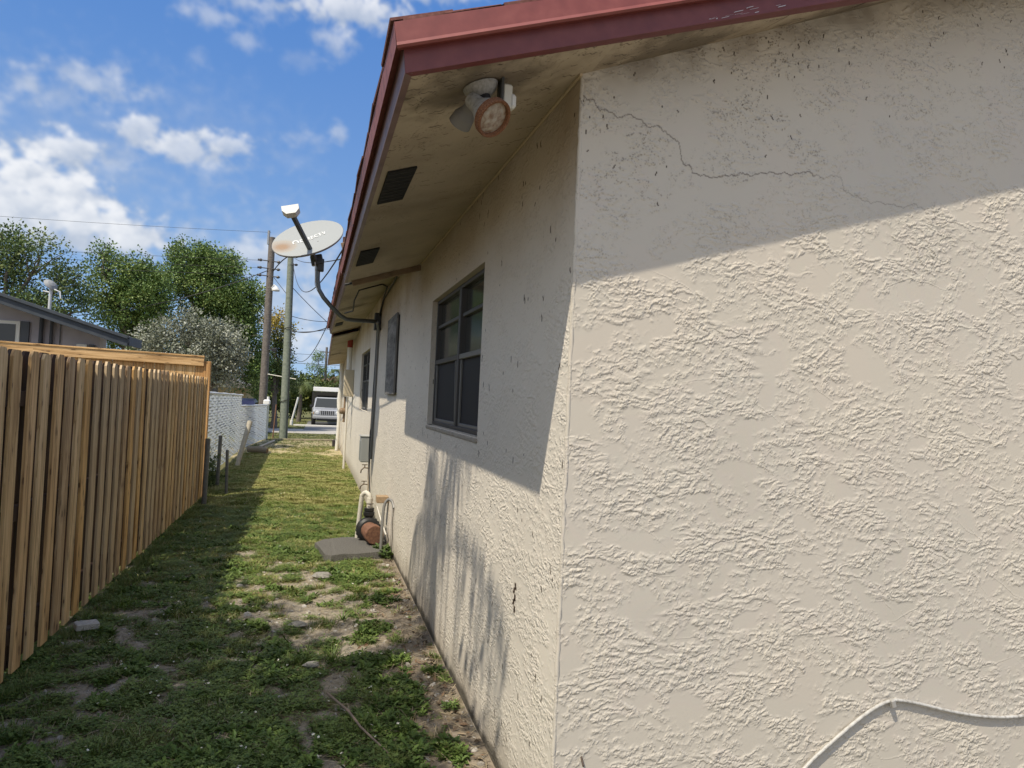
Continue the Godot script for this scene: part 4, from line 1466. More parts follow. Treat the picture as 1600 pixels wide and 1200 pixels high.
func build_trees() -> void:
	var lm := leaf_mat(0.35)
	var bark := bark_mat(801, Color(0.10, 0.085, 0.07), Color(0.19, 0.165, 0.14))
	var fine := [leaf_clump(1, 24, 0.26, 0.105, 0.033), leaf_clump(2, 22, 0.30, 0.10, 0.034)]
	var lacy := [leaf_clump(3, 19, 0.26, 0.12, 0.032), leaf_clump(4, 17, 0.30, 0.115, 0.033)]
	var dark := [Color(0.085, 0.15, 0.036), Color(0.16, 0.24, 0.066), Color(0.25, 0.32, 0.10)]
	var v := func(x: float, y: float, z: float) -> Vector3: return Vector3(x, y, z)
	tree("leafy_tree", "open lacy green tree at the far left, above the grey house", v.call(-11.4, -0.1, -30.0), 2.6, 0.22, [
		[v.call(-11.2, 5.7, -30), v.call(1.7, 1.25, 1.6), 0.8], [v.call(-9.7, 6.4, -29.6), v.call(1.0, 0.75, 1.0), 0.7], [v.call(-9.0, 5.5, -30.2), v.call(1.05, 0.85, 1.1), 0.75],
		[v.call(-13.2, 5.6, -30), v.call(1.7, 1.5, 1.6), 0.9], [v.call(-10.3, 4.5, -29.8), v.call(1.6, 0.85, 1.3), 0.8], [v.call(-10.6, 6.9, -30), v.call(0.8, 0.5, 0.8), 0.5], [v.call(-8.7, 4.5, -30.4), v.call(0.8, 0.6, 0.9), 0.7], [v.call(-11.2, 4.3, -29.2), v.call(0.8, 0.6, 0.7), 0.8, Color(0.13, 0.17, 0.03)]],
		205.0, lacy, [Color(0.075, 0.125, 0.045), Color(0.14, 0.205, 0.075), Color(0.22, 0.27, 0.105)], lm, bark, 811, "green trees behind the fence")
	tree("leafy_tree", "dense dark green tree in the middle, left of the tallest tree", v.call(-7.0, -0.1, -32.0), 2.8, 0.24, [
		[v.call(-8.3, 6.7, -32), v.call(0.55, 0.75, 0.6), 0.45], [v.call(-7.3, 6.2, -32), v.call(1.2, 0.75, 1.1)], [v.call(-6.6, 5.5, -31.7), v.call(1.0, 0.95, 1.1)], [v.call(-7.7, 5.3, -32), v.call(1.1, 0.9, 1.1)],
		[v.call(-6.4, 4.6, -32), v.call(1.0, 0.8, 1.0)], [v.call(-7.6, 4.3, -31.8), v.call(1.1, 0.6, 1.0)], [v.call(-6.6, 3.6, -32), v.call(1.0, 0.6, 0.9)], [v.call(-7.9, 3.5, -32.2), v.call(0.7, 0.45, 0.7), 0.6], [v.call(-6.0, 2.9, -32.5), v.call(1.5, 0.8, 1.1)]],
		320.0, fine, dark, lm, bark, 821, "green trees behind the fence")
	tree("leafy_tree", "tallest dense green tree, between the middle tree and the dark pole", v.call(-4.2, -0.12, -34.0), 3.0, 0.28, [
		[v.call(-5.3, 7.3, -34), v.call(1.15, 0.7, 1.2)], [v.call(-4.3, 7.2, -34), v.call(1.0, 0.7, 1.1)], [v.call(-5.6, 6.4, -33.8), v.call(0.95, 0.9, 1.2)], [v.call(-4.2, 6.2, -33.7), v.call(1.4, 1.0, 1.4)], [v.call(-3.2, 5.9, -34), v.call(0.95, 0.75, 1.1)],
		[v.call(-2.9, 4.9, -34), v.call(0.85, 0.8, 1.0)], [v.call(-4.4, 5.0, -34), v.call(1.6, 0.95, 1.3)], [v.call(-3.2, 3.9, -34), v.call(1.1, 0.8, 1.0)], [v.call(-2.6, 3.0, -34.4), v.call(0.75, 0.8, 0.9)], [v.call(-4.3, 3.4, -34.5), v.call(1.6, 0.9, 1.2)], [v.call(-2.7, 2.0, -35), v.call(0.8, 0.9, 0.8)]],
		320.0, fine, dark, lm, bark, 831, "green trees behind the fence")
	var sil := [leaf_clump(5, 20, 0.20, 0.078, 0.022), leaf_clump(6, 18, 0.22, 0.078, 0.023)]
	tree("silver_tree", "low rounded silvery grey-green tree just behind the cross fence", v.call(-3.3, 0.0, -22.0), 1.2, 0.13, [
		[v.call(-3.5, 3.3, -22), v.call(0.85, 0.55, 0.9)], [v.call(-4.2, 2.9, -22), v.call(0.7, 0.5, 0.8)], [v.call(-2.7, 3.05, -21.9), v.call(0.75, 0.55, 0.8)], [v.call(-3.3, 2.6, -21.6), v.call(1.15, 0.6, 0.8)], [v.call(-2.2, 2.55, -22), v.call(0.45, 0.5, 0.7)],
		[v.call(-4.2, 2.3, -21.9), v.call(0.75, 0.5, 0.7)], [v.call(-2.5, 2.15, -22), v.call(0.65, 0.4, 0.7), 0.8], [v.call(-3.4, 1.9, -22), v.call(0.9, 0.4, 0.7), 0.7]],
		620.0, sil, [Color(0.17, 0.19, 0.145), Color(0.29, 0.305, 0.245), Color(0.38, 0.39, 0.33)], leaf_mat(0.3, 0.6), bark, 841)
	tree("yellowing_tree", "narrow tree with a yellow-orange top between the two utility poles", v.call(-1.75, -0.12, -37.0), 1.6, 0.14, [
		[v.call(-2.0, 5.1, -37), v.call(0.6, 0.45, 0.6), 1.1, Color(0.52, 0.37, 0.06)], [v.call(-1.55, 4.6, -37), v.call(0.5, 0.5, 0.6), 1.0, Color(0.34, 0.28, 0.06)], [v.call(-1.9, 4.0, -37), v.call(0.7, 0.6, 0.7), 1.0], [v.call(-1.6, 3.1, -37), v.call(0.75, 0.7, 0.8), 1.0], [v.call(-2.2, 2.4, -37), v.call(0.9, 0.7, 0.8), 1.0], [v.call(-1.3, 2.2, -37.3), v.call(0.7, 0.6, 0.7), 1.0]],
		280.0, fine, [Color(0.045, 0.075, 0.018), Color(0.10, 0.14, 0.035)], lm, bark, 851)
	# shrubs across the street
	var hedge_spots := [[-3.6, 1.5, -52.0, 1.9, 1.5, "tall dark shrub across the street, left of the green pole's foot"], [-1.2, 1.5, -53.0, 1.7, 1.5, "wide dark shrub across the street, behind the green pole"], [0.5, 1.3, -55.0, 1.3, 1.4, "shrub across the street, just left of the parked car"]]
	var si := 0
	for q in hedge_spots:
		var c := Vector3(q[0], q[1], q[2])
		tree("street_shrub", q[5], Vector3(q[0], -0.13, q[2]), 0.5, 0.08, [
			[c, v.call(q[3], q[4], 1.1)], [c + v.call(-0.7, 0.7, 0.2), v.call(q[3] * 0.6, q[4] * 0.6, 1.0)], [c + v.call(0.8, 0.4, 0.3), v.call(q[3] * 0.6, q[4] * 0.7, 1.0)]],
			95.0, [leaf_clump(7, 14, 0.34, 0.20, 0.06)], [Color(0.045, 0.075, 0.020), Color(0.11, 0.15, 0.04), Color(0.17, 0.19, 0.05)], lm, bark, 861 + si, "shrubs across the street")
		si += 1
	# far wood that closes the view
	var far := []
	var fcol := []
	var r := RandomNumberGenerator.new()
	r.seed = 870
	for i in 5200:
		var x := r.randf_range(-110.0, 60.0)
		var h := 2.4 + 1.6 * fnl_far.get_noise_1d(x) + (1.0 if x < -14.0 else 0.0)
		var z := -74.0 - r.randf() * 10.0
		far.append(Transform3D(Basis.from_euler(Vector3(r.randf() * 6, r.randf() * 6, 0)).scaled(Vector3.ONE * r.randf_range(2.0, 3.4)), Vector3(x, r.randf() * maxf(h, 1.0), z)))
		fcol.append(Color(0.035, 0.06, 0.02).lerp(Color(0.10, 0.135, 0.05), r.randf()))
	scatter("distant_wood", leaf_clump(8, 16, 0.36, 0.24, 0.07), lm, far, fcol)
	var dw := get_node("distant_wood")
	tag(dw, "distant green wood closing the view behind the street", "wood")
	# slim far tree and palms
	tree("slim_tree", "slim sparse tree standing far off, above the carport's left end", v.call(0.35, -0.13, -60.0), 2.6, 0.09, [
		[v.call(0.35, 4.6, -60), v.call(0.35, 0.5, 0.4), 0.6], [v.call(0.0, 3.7, -60), v.call(0.6, 0.35, 0.5), 0.6], [v.call(0.8, 3.5, -60), v.call(0.6, 0.35, 0.5), 0.6], [v.call(0.2, 2.9, -60), v.call(0.8, 0.4, 0.6), 0.7]],
		150.0, fine, dark, lm, bark, 881)
	palm("palm", "small palm with drooping fronds right of the green pole", v.call(-0.75, -0.13, -46.0), 2.2, 1.25, 16, 891, bark)
	palm("palm", "distant palm crown beside the end of the house wall", v.call(2.1, -0.13, -62.0), 3.6, 1.4, 14, 893, bark)
	weeping_palm("tall palm with hanging leaflets over the fence, outside the frame, shading the wall", v.call(-2.6, 0.0, -1.9), v.call(-2.25, 6.9, -2.45), [[75, 1.35, 0.5, 1.5, 0.62], [110, 1.3, 0.4, 1.5, 0.62], [35, 1.5, 0.5, 1.6, 0.65], [5, 1.5, 0.3, 1.4, 0.62], [-30, 1.4, 0.5, 1.6, 0.6], [-80, 1.4, 0.4, 1.6, 0.6], [-130, 1.4, 0.6, 1.6, 0.6], [20, 0.9, 0.9, 1.9, 0.5], [172, 2.0, 0.25, 1.2, 0.55], [128, 1.5, 0.2, 1.3, 0.55]], 895, bark)
	# tree of the next garden, outside the frame, that dapples the near grass
	tree("garden_tree", "leafy tree over the fence to the left, outside the frame, dappling the near grass", v.call(-5.6, 0.0, -1.6), 3.2, 0.17, [
		[v.call(-3.5, 5.3, -2.2), v.call(0.9, 0.4, 1.0), 0.8], [v.call(-2.75, 5.2, -2.9), v.call(0.75, 0.35, 0.8), 0.7], [v.call(-3.7, 5.6, -3.4), v.call(0.9, 0.4, 0.8), 0.7], [v.call(-2.7, 5.0, -1.6), v.call(0.65, 0.3, 0.7), 0.75], [v.call(-3.2, 5.7, -0.9), v.call(0.8, 0.4, 0.7), 0.8], [v.call(-4.6, 5.9, -1.8), v.call(1.1, 0.6, 1.1), 0.9], [v.call(-5.9, 6.3, -1.8), v.call(1.3, 0.8, 1.2), 0.9], [v.call(-2.35, 5.0, -2.3), v.call(0.45, 0.25, 0.6), 0.9], [v.call(-2.2, 5.2, -1.3), v.call(0.42, 0.22, 0.55), 1.0], [v.call(-2.15, 5.1, -2.1), v.call(0.38, 0.2, 0.5), 1.0], [v.call(-2.5, 5.3, -0.7), v.call(0.6, 0.25, 0.6), 1.0]],
		260.0, fine, dark, lm, bark, 899)

# a tall palm whose leaflets hang straight down
func weeping_palm(label: String, base: Vector3, crown: Vector3, fronds: Array, s: int, bark: Material) -> void:
	var r := RandomNumberGenerator.new()
	r.seed = s
	var T := thing("weeping_palm", label, "palm", base)
	var c := crown - base
	var m := MB.new()
	m.tube([Vector3(0, -0.2, 0), Vector3(c.x * 0.15, c.y * 0.4, c.z * 0.1), Vector3(c.x * 0.6, c.y * 0.8, c.z * 0.6), c], [0.17, 0.13, 0.11, 0.10], 10)
	put("trunk", m.mesh(), bark, T)
	var lm := leaf_mat(0.3)
	for q in fronds:
		var f := MB.new()
		f.col = Color(0.06, 0.10, 0.025).lerp(Color(0.12, 0.16, 0.045), r.randf())
		var az: float = deg_to_rad(q[0])
		var d := Vector3(sin(az), 0, -cos(az))
		var sl: float = q[2]
		var p := c
		var spine := [p]
		var n := 26
		for k in n:
			p = p + (d * cos(sl) + Vector3.UP * sin(sl)) * q[1] / n
			sl -= q[3] / n
			spine.append(p)
		f.tube(spine, 0.012, 5)
		var side := d.cross(Vector3.UP)
		for k in range(3, n):
			for e in [-1.0, 1.0]:
				if r.randf() < 0.10: continue
				var o: Vector3 = spine[k]
				var L: float = q[4] * r.randf_range(0.7, 1.15) * sin(PI * (0.15 + 0.75 * k / n))
				var knee: Vector3 = o + side * e * 0.09 + Vector3(0, -0.03, 0)
				var tip: Vector3 = knee + Vector3(r.randfn(0, 0.04), -L, r.randfn(0, 0.04))
				var w := (d * 0.9 + side * r.randfn(0, 0.5)).normalized() * 0.0145
				f.quad(o - w * 0.6, o + w * 0.6, knee + w, knee - w)
				f.quad(knee - w, knee + w, knee.lerp(tip, 0.6) + w * 0.8, knee.lerp(tip, 0.6) - w * 0.8)
				f.tri(knee.lerp(tip, 0.6) - w * 0.8, knee.lerp(tip, 0.6) + w * 0.8, tip)
		put("frond", f.mesh(), lm, T)

var fnl_far := fnl(869, 0.09, 3)

func palm(called: String, label: String, base: Vector3, h: float, len: float, n: int, s: int, bark: Material) -> void:
	var r := RandomNumberGenerator.new()
	r.seed = s
	var T := thing(called, label, "palm", base)
	var m := MB.new()
	m.tube([Vector3(0, -0.1, 0), Vector3(0.08, h * 0.5, 0), Vector3(0.05, h, 0)], [0.16, 0.11, 0.09], 9)
	put("trunk", m.mesh(), bark, T)
	var lm := leaf_mat(0.4)
	for i in n:
		var f := MB.new()
		var g: Color = Color(0.055, 0.09, 0.025).lerp(Color(0.15, 0.17, 0.05), r.randf())
		f.col = g
		var az := TAU * i / n + r.randfn(0, 0.15)
		var rise := r.randf_range(-0.2, 1.1)
		var d := Vector3(cos(az), 0, sin(az))
		var side := d.cross(Vector3.UP)
		var prev := Vector3(0.05, h, 0)
		var sl := rise
		for k in 9:
			var nx := prev + (d * cos(sl) + Vector3.UP * sin(sl)) * len / 9.0
			sl -= 0.24
			var wl := 0.34 * sin(PI * (k + 0.8) / 10.0)
			for e in [-1.0, 1.0]:
				for j in 2:
					var p := prev.lerp(nx, j * 0.5)
					var tip: Vector3 = p + side * e * wl + (nx - prev) * 1.2 + Vector3(0, -0.10, 0)
					f.tri(p, p + (nx - prev) * 0.4, tip)
			prev = nx
		put("frond", f.mesh(), lm, T)

# ---------------------------------------------------------------- poles and wires
func build_poles() -> void:
	var dk := mottled(901, [Color(0.075, 0.065, 0.058), Color(0.15, 0.13, 0.115), Color(0.20, 0.18, 0.16)], 0.8, 0.04, 0.9)
	var gr := mottled(903, [Color(0.115, 0.135, 0.105), Color(0.19, 0.215, 0.17), Color(0.24, 0.26, 0.21)], 0.8, 0.04, 0.85)
	var met := M(0.32, 0.33, 0.34, 0.5, 0.5)
	var blk := M(0.02, 0.02, 0.022, 0.6)
	var P := thing("utility_pole", "dark weathered wooden utility pole carrying a small street light", "utility pole", Vector3(-1.90, -0.1, -30.0))
	var m := MB.new()
	m.tube([Vector3(0.02, -0.3, 0), Vector3(0.04, 4.0, 0), Vector3(0.05, 7.9, 0)], [0.16, 0.145, 0.125], 12)
	put("pole", m.mesh(), dk, P)
	m = MB.new()
	m.tube([Vector3(-0.08, 7.6, 0.05), Vector3(-0.08, 8.15, 0.05)], 0.05, 8)
	put("pole_top_pin", m.mesh(), met, P)
	for y in [6.95, 6.65, 6.35]:
		m = MB.new()
		m.tube([Vector3(-0.32, y, 0.1), Vector3(0.36, y - 0.03, 0.1)], 0.022, 6)
		m.lathe(Vector3(-0.34, y, 0.1), Vector3(-1, 0, 0), [Vector2(0.05, -0.06), Vector2(0.06, 0), Vector2(0.035, 0.05), Vector2(0.05, 0.09), Vector2(0, 0.1)], 8)
		m.lathe(Vector3(0.36, y - 0.03, 0.1), Vector3(1, 0, 0), [Vector2(0.05, -0.06), Vector2(0.06, 0), Vector2(0.035, 0.05), Vector2(0, 0.08)], 8)
		put("insulator", m.mesh(), M(0.07, 0.065, 0.06, 0.4), P)
	m = MB.new()
	m.tube([Vector3(0.14, 5.85, 0.1), Vector3(0.22, 6.0, 0.12), Vector3(0.30, 5.95, 0.14)], 0.025, 6)
	m.lathe(Vector3(0.30, 5.78, 0.14), Vector3.UP, [Vector2(0.15, -0.02), Vector2(0.16, 0.02), Vector2(0.11, 0.1), Vector2(0.04, 0.17), Vector2(0, 0.18)], 12)
	put("street_light", m.mesh(), M(0.66, 0.66, 0.64, 0.5), P)
	m = MB.new()
	m.tube([Vector3(0.15, 3.4, 0.14), Vector3(0.3, 3.45, 0.14)], 0.03, 6)
	m.box(Vector3(0.36, 3.42, 0.14), Vector3(0.2, 0.14, 0.14), 0.02)
	put("junction_case", m.mesh(), blk, P)
	m = MB.new()
	m.tube([Vector3(0.16, 2.45, 0.1), Vector3(1.25, 2.30, 0.3)], 0.022, 6)
	put("brace_pipe", m.mesh(), M(0.62, 0.60, 0.5, 0.6), P)
	var G := thing("utility_pole", "greenish treated timber pole standing at the end of the grass passage", "utility pole", Vector3(-0.95, -0.07, -28.3))
	m = MB.new()
	m.tube([Vector3(-0.02, -0.3, 0), Vector3(-0.05, 3.5, 0), Vector3(-0.10, 7.05, 0)], [0.155, 0.14, 0.105], 12)
	put("pole", m.mesh(), gr, G)
	for y in [6.85, 6.55]:
		m = MB.new()
		m.tube([Vector3(-0.1, y, 0.08), Vector3(0.12, y, 0.14)], 0.02, 6)
		m.lathe(Vector3(0.12, y, 0.14), Vector3(0.8, 0, 0.3), [Vector2(0.03, -0.05), Vector2(0.05, 0), Vector2(0.03, 0.05), Vector2(0, 0.08)], 8)
		put("insulator", m.mesh(), blk, G)
	m = MB.new()
	m.tube([Vector3(0.10, 0.0, 0.10), Vector3(0.085, 2.9, 0.10), Vector3(0.03, 6.6, 0.1)], 0.016, 6)
	put("ground_wire", m.mesh(), blk, G)
	m = MB.new()
	for y in [1.35, 4.1]:
		m.tube([Vector3(-0.21, y, 0.02), Vector3(-0.12, y + 0.05, 0.16), Vector3(0.05, y + 0.10, 0.16), Vector3(0.14, y + 0.16, 0.05)], 0.014, 5)
	put("strap", m.mesh(), blk, G)
	# wires
	var dtop := Vector3(-1.9, 8.0, -30)
	var gtop := Vector3(-0.98, 6.75, -28.2)
	wire("topmost thin wire crossing the open sky from the dark pole to the left", dtop, Vector3(-40, 8.6, -33), 0.006, 0.55)
	wire("upper of the three level wires behind the trees, left of the dark pole", Vector3(-2.3, 6.85, -30), Vector3(-42, 7.1, -33), 0.007, 0.5)
	wire("middle of the three level wires behind the trees, left of the dark pole", Vector3(-2.3, 6.55, -30), Vector3(-42, 6.8, -33), 0.007, 0.5)
	wire("lowest of the three level wires behind the trees, left of the dark pole", Vector3(-2.3, 6.25, -30), Vector3(-42, 6.5, -33), 0.007, 0.5)
	wire("thick black cable running down left from the dark pole into the trees", Vector3(-1.95, 6.45, -29.9), Vector3(-9.0, 4.3, -31.5), 0.018, 0.3)
	wire("short black cable looped between the two utility poles", Vector3(-1.75, 6.45, -30), gtop + Vector3(0, 0.1, 0), 0.022, -0.12)
	wire("sagging twisted service cable from the green pole to the house eave", gtop, Vector3(0.215, 3.04, -6.9), 0.008, 0.80)
	wire("straight service wire from the green pole top to the house eave", gtop + Vector3(0, 0.05, 0), Vector3(0.22, 3.08, -7.7), 0.007, 0.12)
	wire("black drop cable with a splice, from the green pole to the eave's far end", Vector3(-0.95, 4.05, -28.2), Vector3(0.25, 3.0, -14.8), 0.012, 0.12)
	wire("slack low cable curving from the green pole to the eave's far end", Vector3(-0.95, 3.55, -28.2), Vector3(0.23, 3.06, -14.5), 0.008, 0.75)
	wire("steep wire from the green pole down to the right behind the dish pole", Vector3(-1.0, 5.7, -28.2), Vector3(2.5, 3.6, -34), 0.013, 0.2)
	wire("rising wire right of the green pole, upper one", Vector3(-0.95, 4.55, -28.2), Vector3(2.2, 5.9, -38), 0.012, 0.3)
	wire("rising wire right of the green pole, lower one", Vector3(-0.95, 3.95, -28.2), Vector3(2.2, 5.6, -38), 0.012, 0.2)
	wire("upper of two far level wires across the street", Vector3(-20, 5.0, -60), Vector3(14, 4.9, -60), 0.014, 0.15)
	wire("lower of two far level wires across the street", Vector3(-20, 4.25, -60), Vector3(14, 4.15, -60), 0.017, 0.15)
	wire("slanting guy wire from between the poles down to the green pole", Vector3(-1.7, 6.2, -30), Vector3(-0.98, 5.2, -28.3), 0.012, 0.0)
	# far pole across the street
	var D := thing("utility_pole", "thin distant utility pole above the parked car, across the street", "utility pole", Vector3(0.95, -0.13, -60.0))
	m = MB.new()
	m.tube([Vector3(0, -0.3, 0), Vector3(0, 5.6, 0)], [0.12, 0.09], 8)
	m.bar(Vector3(-0.5, 5.2, 0), Vector3(0.5, 5.2, 0), 0.08, 0.08)
	put("pole", m.mesh(), dk, D)
	# stakes and pipes near the street
	var K := thing("rusty_rod", "thin rusty rod standing left of the green pole", "rod", Vector3(-1.34, -0.07, -28.1))
	m = MB.new()
	m.tube([Vector3(0, -0.2, 0), Vector3(0.03, 0.55, 0), Vector3(0.07, 1.27, 0)], 0.022, 8)
	put("rod", m.mesh(), mottled(910, [Color(0.13, 0.055, 0.03), Color(0.28, 0.15, 0.09)], 3.0), K)
	var W := thing("white_pipe", "leaning white pipe in a short white sleeve beyond the green pole", "pipe", Vector3(-1.03, -0.13, -41.0))
	m = MB.new()
	m.tube([Vector3(0, 0.2, 0), Vector3(0.30, 1.55, 0.1)], 0.05, 8)
	put("pipe", m.mesh(), M(0.72, 0.72, 0.70, 0.5), W)
	m = MB.new()
	m.tube([Vector3(0, -0.1, 0), Vector3(0.01, 0.28, 0)], 0.085, 8)
	put("sleeve", m.mesh(), M(0.76, 0.75, 0.72, 0.5), W)

func wire(label: String, a: Vector3, b: Vector3, r: float, sag: float) -> void:
	var m := MB.new()
	var pts := []
	var n := 22
	for i in n + 1:
		var t := float(i) / n
		pts.append(a.lerp(b, t) - Vector3(0, sag * 4.0 * t * (1.0 - t), 0))
	m.tube(pts, r, 5)
	var o := put("overhead_wire", m.mesh(), wire_mat)
	tag(o, label, "wire", "overhead wires")

var wire_mat := M(0.035, 0.035, 0.038, 0.7)

# ---------------------------------------------------------------- the parked car
func build_jeep() -> void:
	var C := thing("parked_car", "silver off-road car with slotted grille parked under the carport", "car", Vector3(0.86, -0.11, -40.9))
	C.scale = Vector3(0.9, 0.88, 0.9)
	var paint := M(0.42, 0.43, 0.44, 0.3, 0.3)
	paint.clearcoat_enabled = true
	paint.clearcoat = 0.7
	var trim := M(0.30, 0.31, 0.32, 0.5)
	var blk := M(0.015, 0.015, 0.016, 0.5)
	var glass := M(0.02, 0.025, 0.028, 0.05)
	var put_box := func(nm: String, c: Vector3, s: Vector3, ch: float, mat: Material, parent: Node, b := Basis()) -> MeshInstance3D:
		var m := MB.new()
		m.box(c, s, ch, b)
		return put(nm, m.mesh(), mat, parent)
	# front at z = 0 facing +z, back at z = -4.4
	var ring := func(z: float, hw: float, y0: float, y1: float, inset: float) -> Array:
		return [Vector3(-hw, y0, z), Vector3(hw, y0, z), Vector3(hw, y1 - inset, z), Vector3(hw - inset, y1, z), Vector3(-hw + inset, y1, z), Vector3(-hw, y1 - inset, z)]
	var m := MB.new()
	m.loft([ring.call(-4.4, 0.84, 0.42, 1.08, 0.05), ring.call(-4.3, 0.90, 0.38, 1.12, 0.05), ring.call(-1.35, 0.91, 0.36, 1.12, 0.06), ring.call(-1.2, 0.91, 0.40, 1.11, 0.07), ring.call(-0.15, 0.87, 0.50, 1.03, 0.08), ring.call(-0.02, 0.80, 0.55, 0.97, 0.08)])
	var body := put("body", m.mesh(), paint, C)
	m = MB.new()
	m.loft([ring.call(-4.35, 0.78, 1.08, 1.70, 0.1), ring.call(-4.1, 0.76, 1.08, 1.79, 0.1), ring.call(-2.1, 0.76, 1.08, 1.79, 0.1), ring.call(-1.95, 0.76, 1.08, 1.72, 0.1), ring.call(-1.25, 0.84, 1.08, 1.13, 0.03)])
	var cabin := put("cabin", m.mesh(), paint, C)
	m = MB.new()
	m.quad(Vector3(-0.76, 1.165, -1.275), Vector3(0.76, 1.165, -1.275), Vector3(0.66, 1.735, -1.95), Vector3(-0.66, 1.735, -1.95))
	put("windscreen", m.mesh(), glass, C)
	for s in [-1.0, 1.0]:
		put_box.call("side_window", Vector3(0.775 * s, 1.40, -3.0), Vector3(0.02, 0.42, 2.0), 0.0, glass, C, Basis(Vector3(0, 0, 1), 0.08 * s))
		put_box.call("roof_rail", Vector3(0.62 * s, 1.83, -3.1), Vector3(0.04, 0.04, 1.9), 0.01, blk, cabin)
		put_box.call("mirror", Vector3(0.98 * s, 1.20, -1.55), Vector3(0.2, 0.17, 0.1), 0.03, blk, C)
		m = MB.new()
		m.lathe(Vector3(0.60 * s, 0.83, -0.06), Vector3(0, 0, 1), [Vector2(0.135, 0), Vector2(0.13, 0.05), Vector2(0.09, 0.075), Vector2(0, 0.085)], 16)
		put("headlight", m.mesh(), M(0.62, 0.64, 0.66, 0.15), C)
		put_box.call("turn_signal", Vector3(0.80 * s, 0.80, -0.06), Vector3(0.08, 0.1, 0.06), 0.01, M(0.45, 0.2, 0.04, 0.3), C)
		put_box.call("fender_flare", Vector3(0.90 * s, 0.80, -0.75), Vector3(0.10, 0.10, 0.95), 0.03, trim, body)
		for z in [-0.78, -3.45]:
			m = MB.new()
			m.lathe(Vector3(0.80 * s, 0.36, z), Vector3(s, 0, 0), [Vector2(0.2, 0.13), Vector2(0.33, 0.13), Vector2(0.36, 0.08), Vector2(0.36, -0.1), Vector2(0.2, -0.12)], 20)
			var tyre := put("wheel", m.mesh(), blk, C)
			m = MB.new()
			m.lathe(Vector3(0.80 * s, 0.36, z), Vector3(s, 0, 0), [Vector2(0.22, 0.10), Vector2(0.20, 0.12), Vector2(0.08, 0.10), Vector2(0, 0.12)], 14)
			put("rim", m.mesh(), trim, tyre)
	put_box.call("grille", Vector3(0, 0.84, 0.005), Vector3(0.88, 0.30, 0.03), 0.008, paint, C)
	var gr := C.get_node("grille")
	for k in 7:
		put_box.call("grille_slot", Vector3(-0.345 + k * 0.115, 0.84, 0.022), Vector3(0.062, 0.24, 0.012), 0.0, blk, gr)
	put_box.call("bumper", Vector3(0, 0.56, 0.06), Vector3(1.74, 0.20, 0.2), 0.05, trim, C)
	put_box.call("lower_intake", Vector3(0, 0.40, 0.02), Vector3(1.2, 0.13, 0.16), 0.02, blk, C)
	put_box.call("bonnet_crease", Vector3(0, 1.085, -0.65), Vector3(0.8, 0.03, 0.9), 0.01, paint, body, Basis(Vector3(1, 0, 0), 0.075))
	put_box.call("wiper", Vector3(0.2, 1.17, -1.24), Vector3(0.7, 0.02, 0.02), 0.0, blk, C)

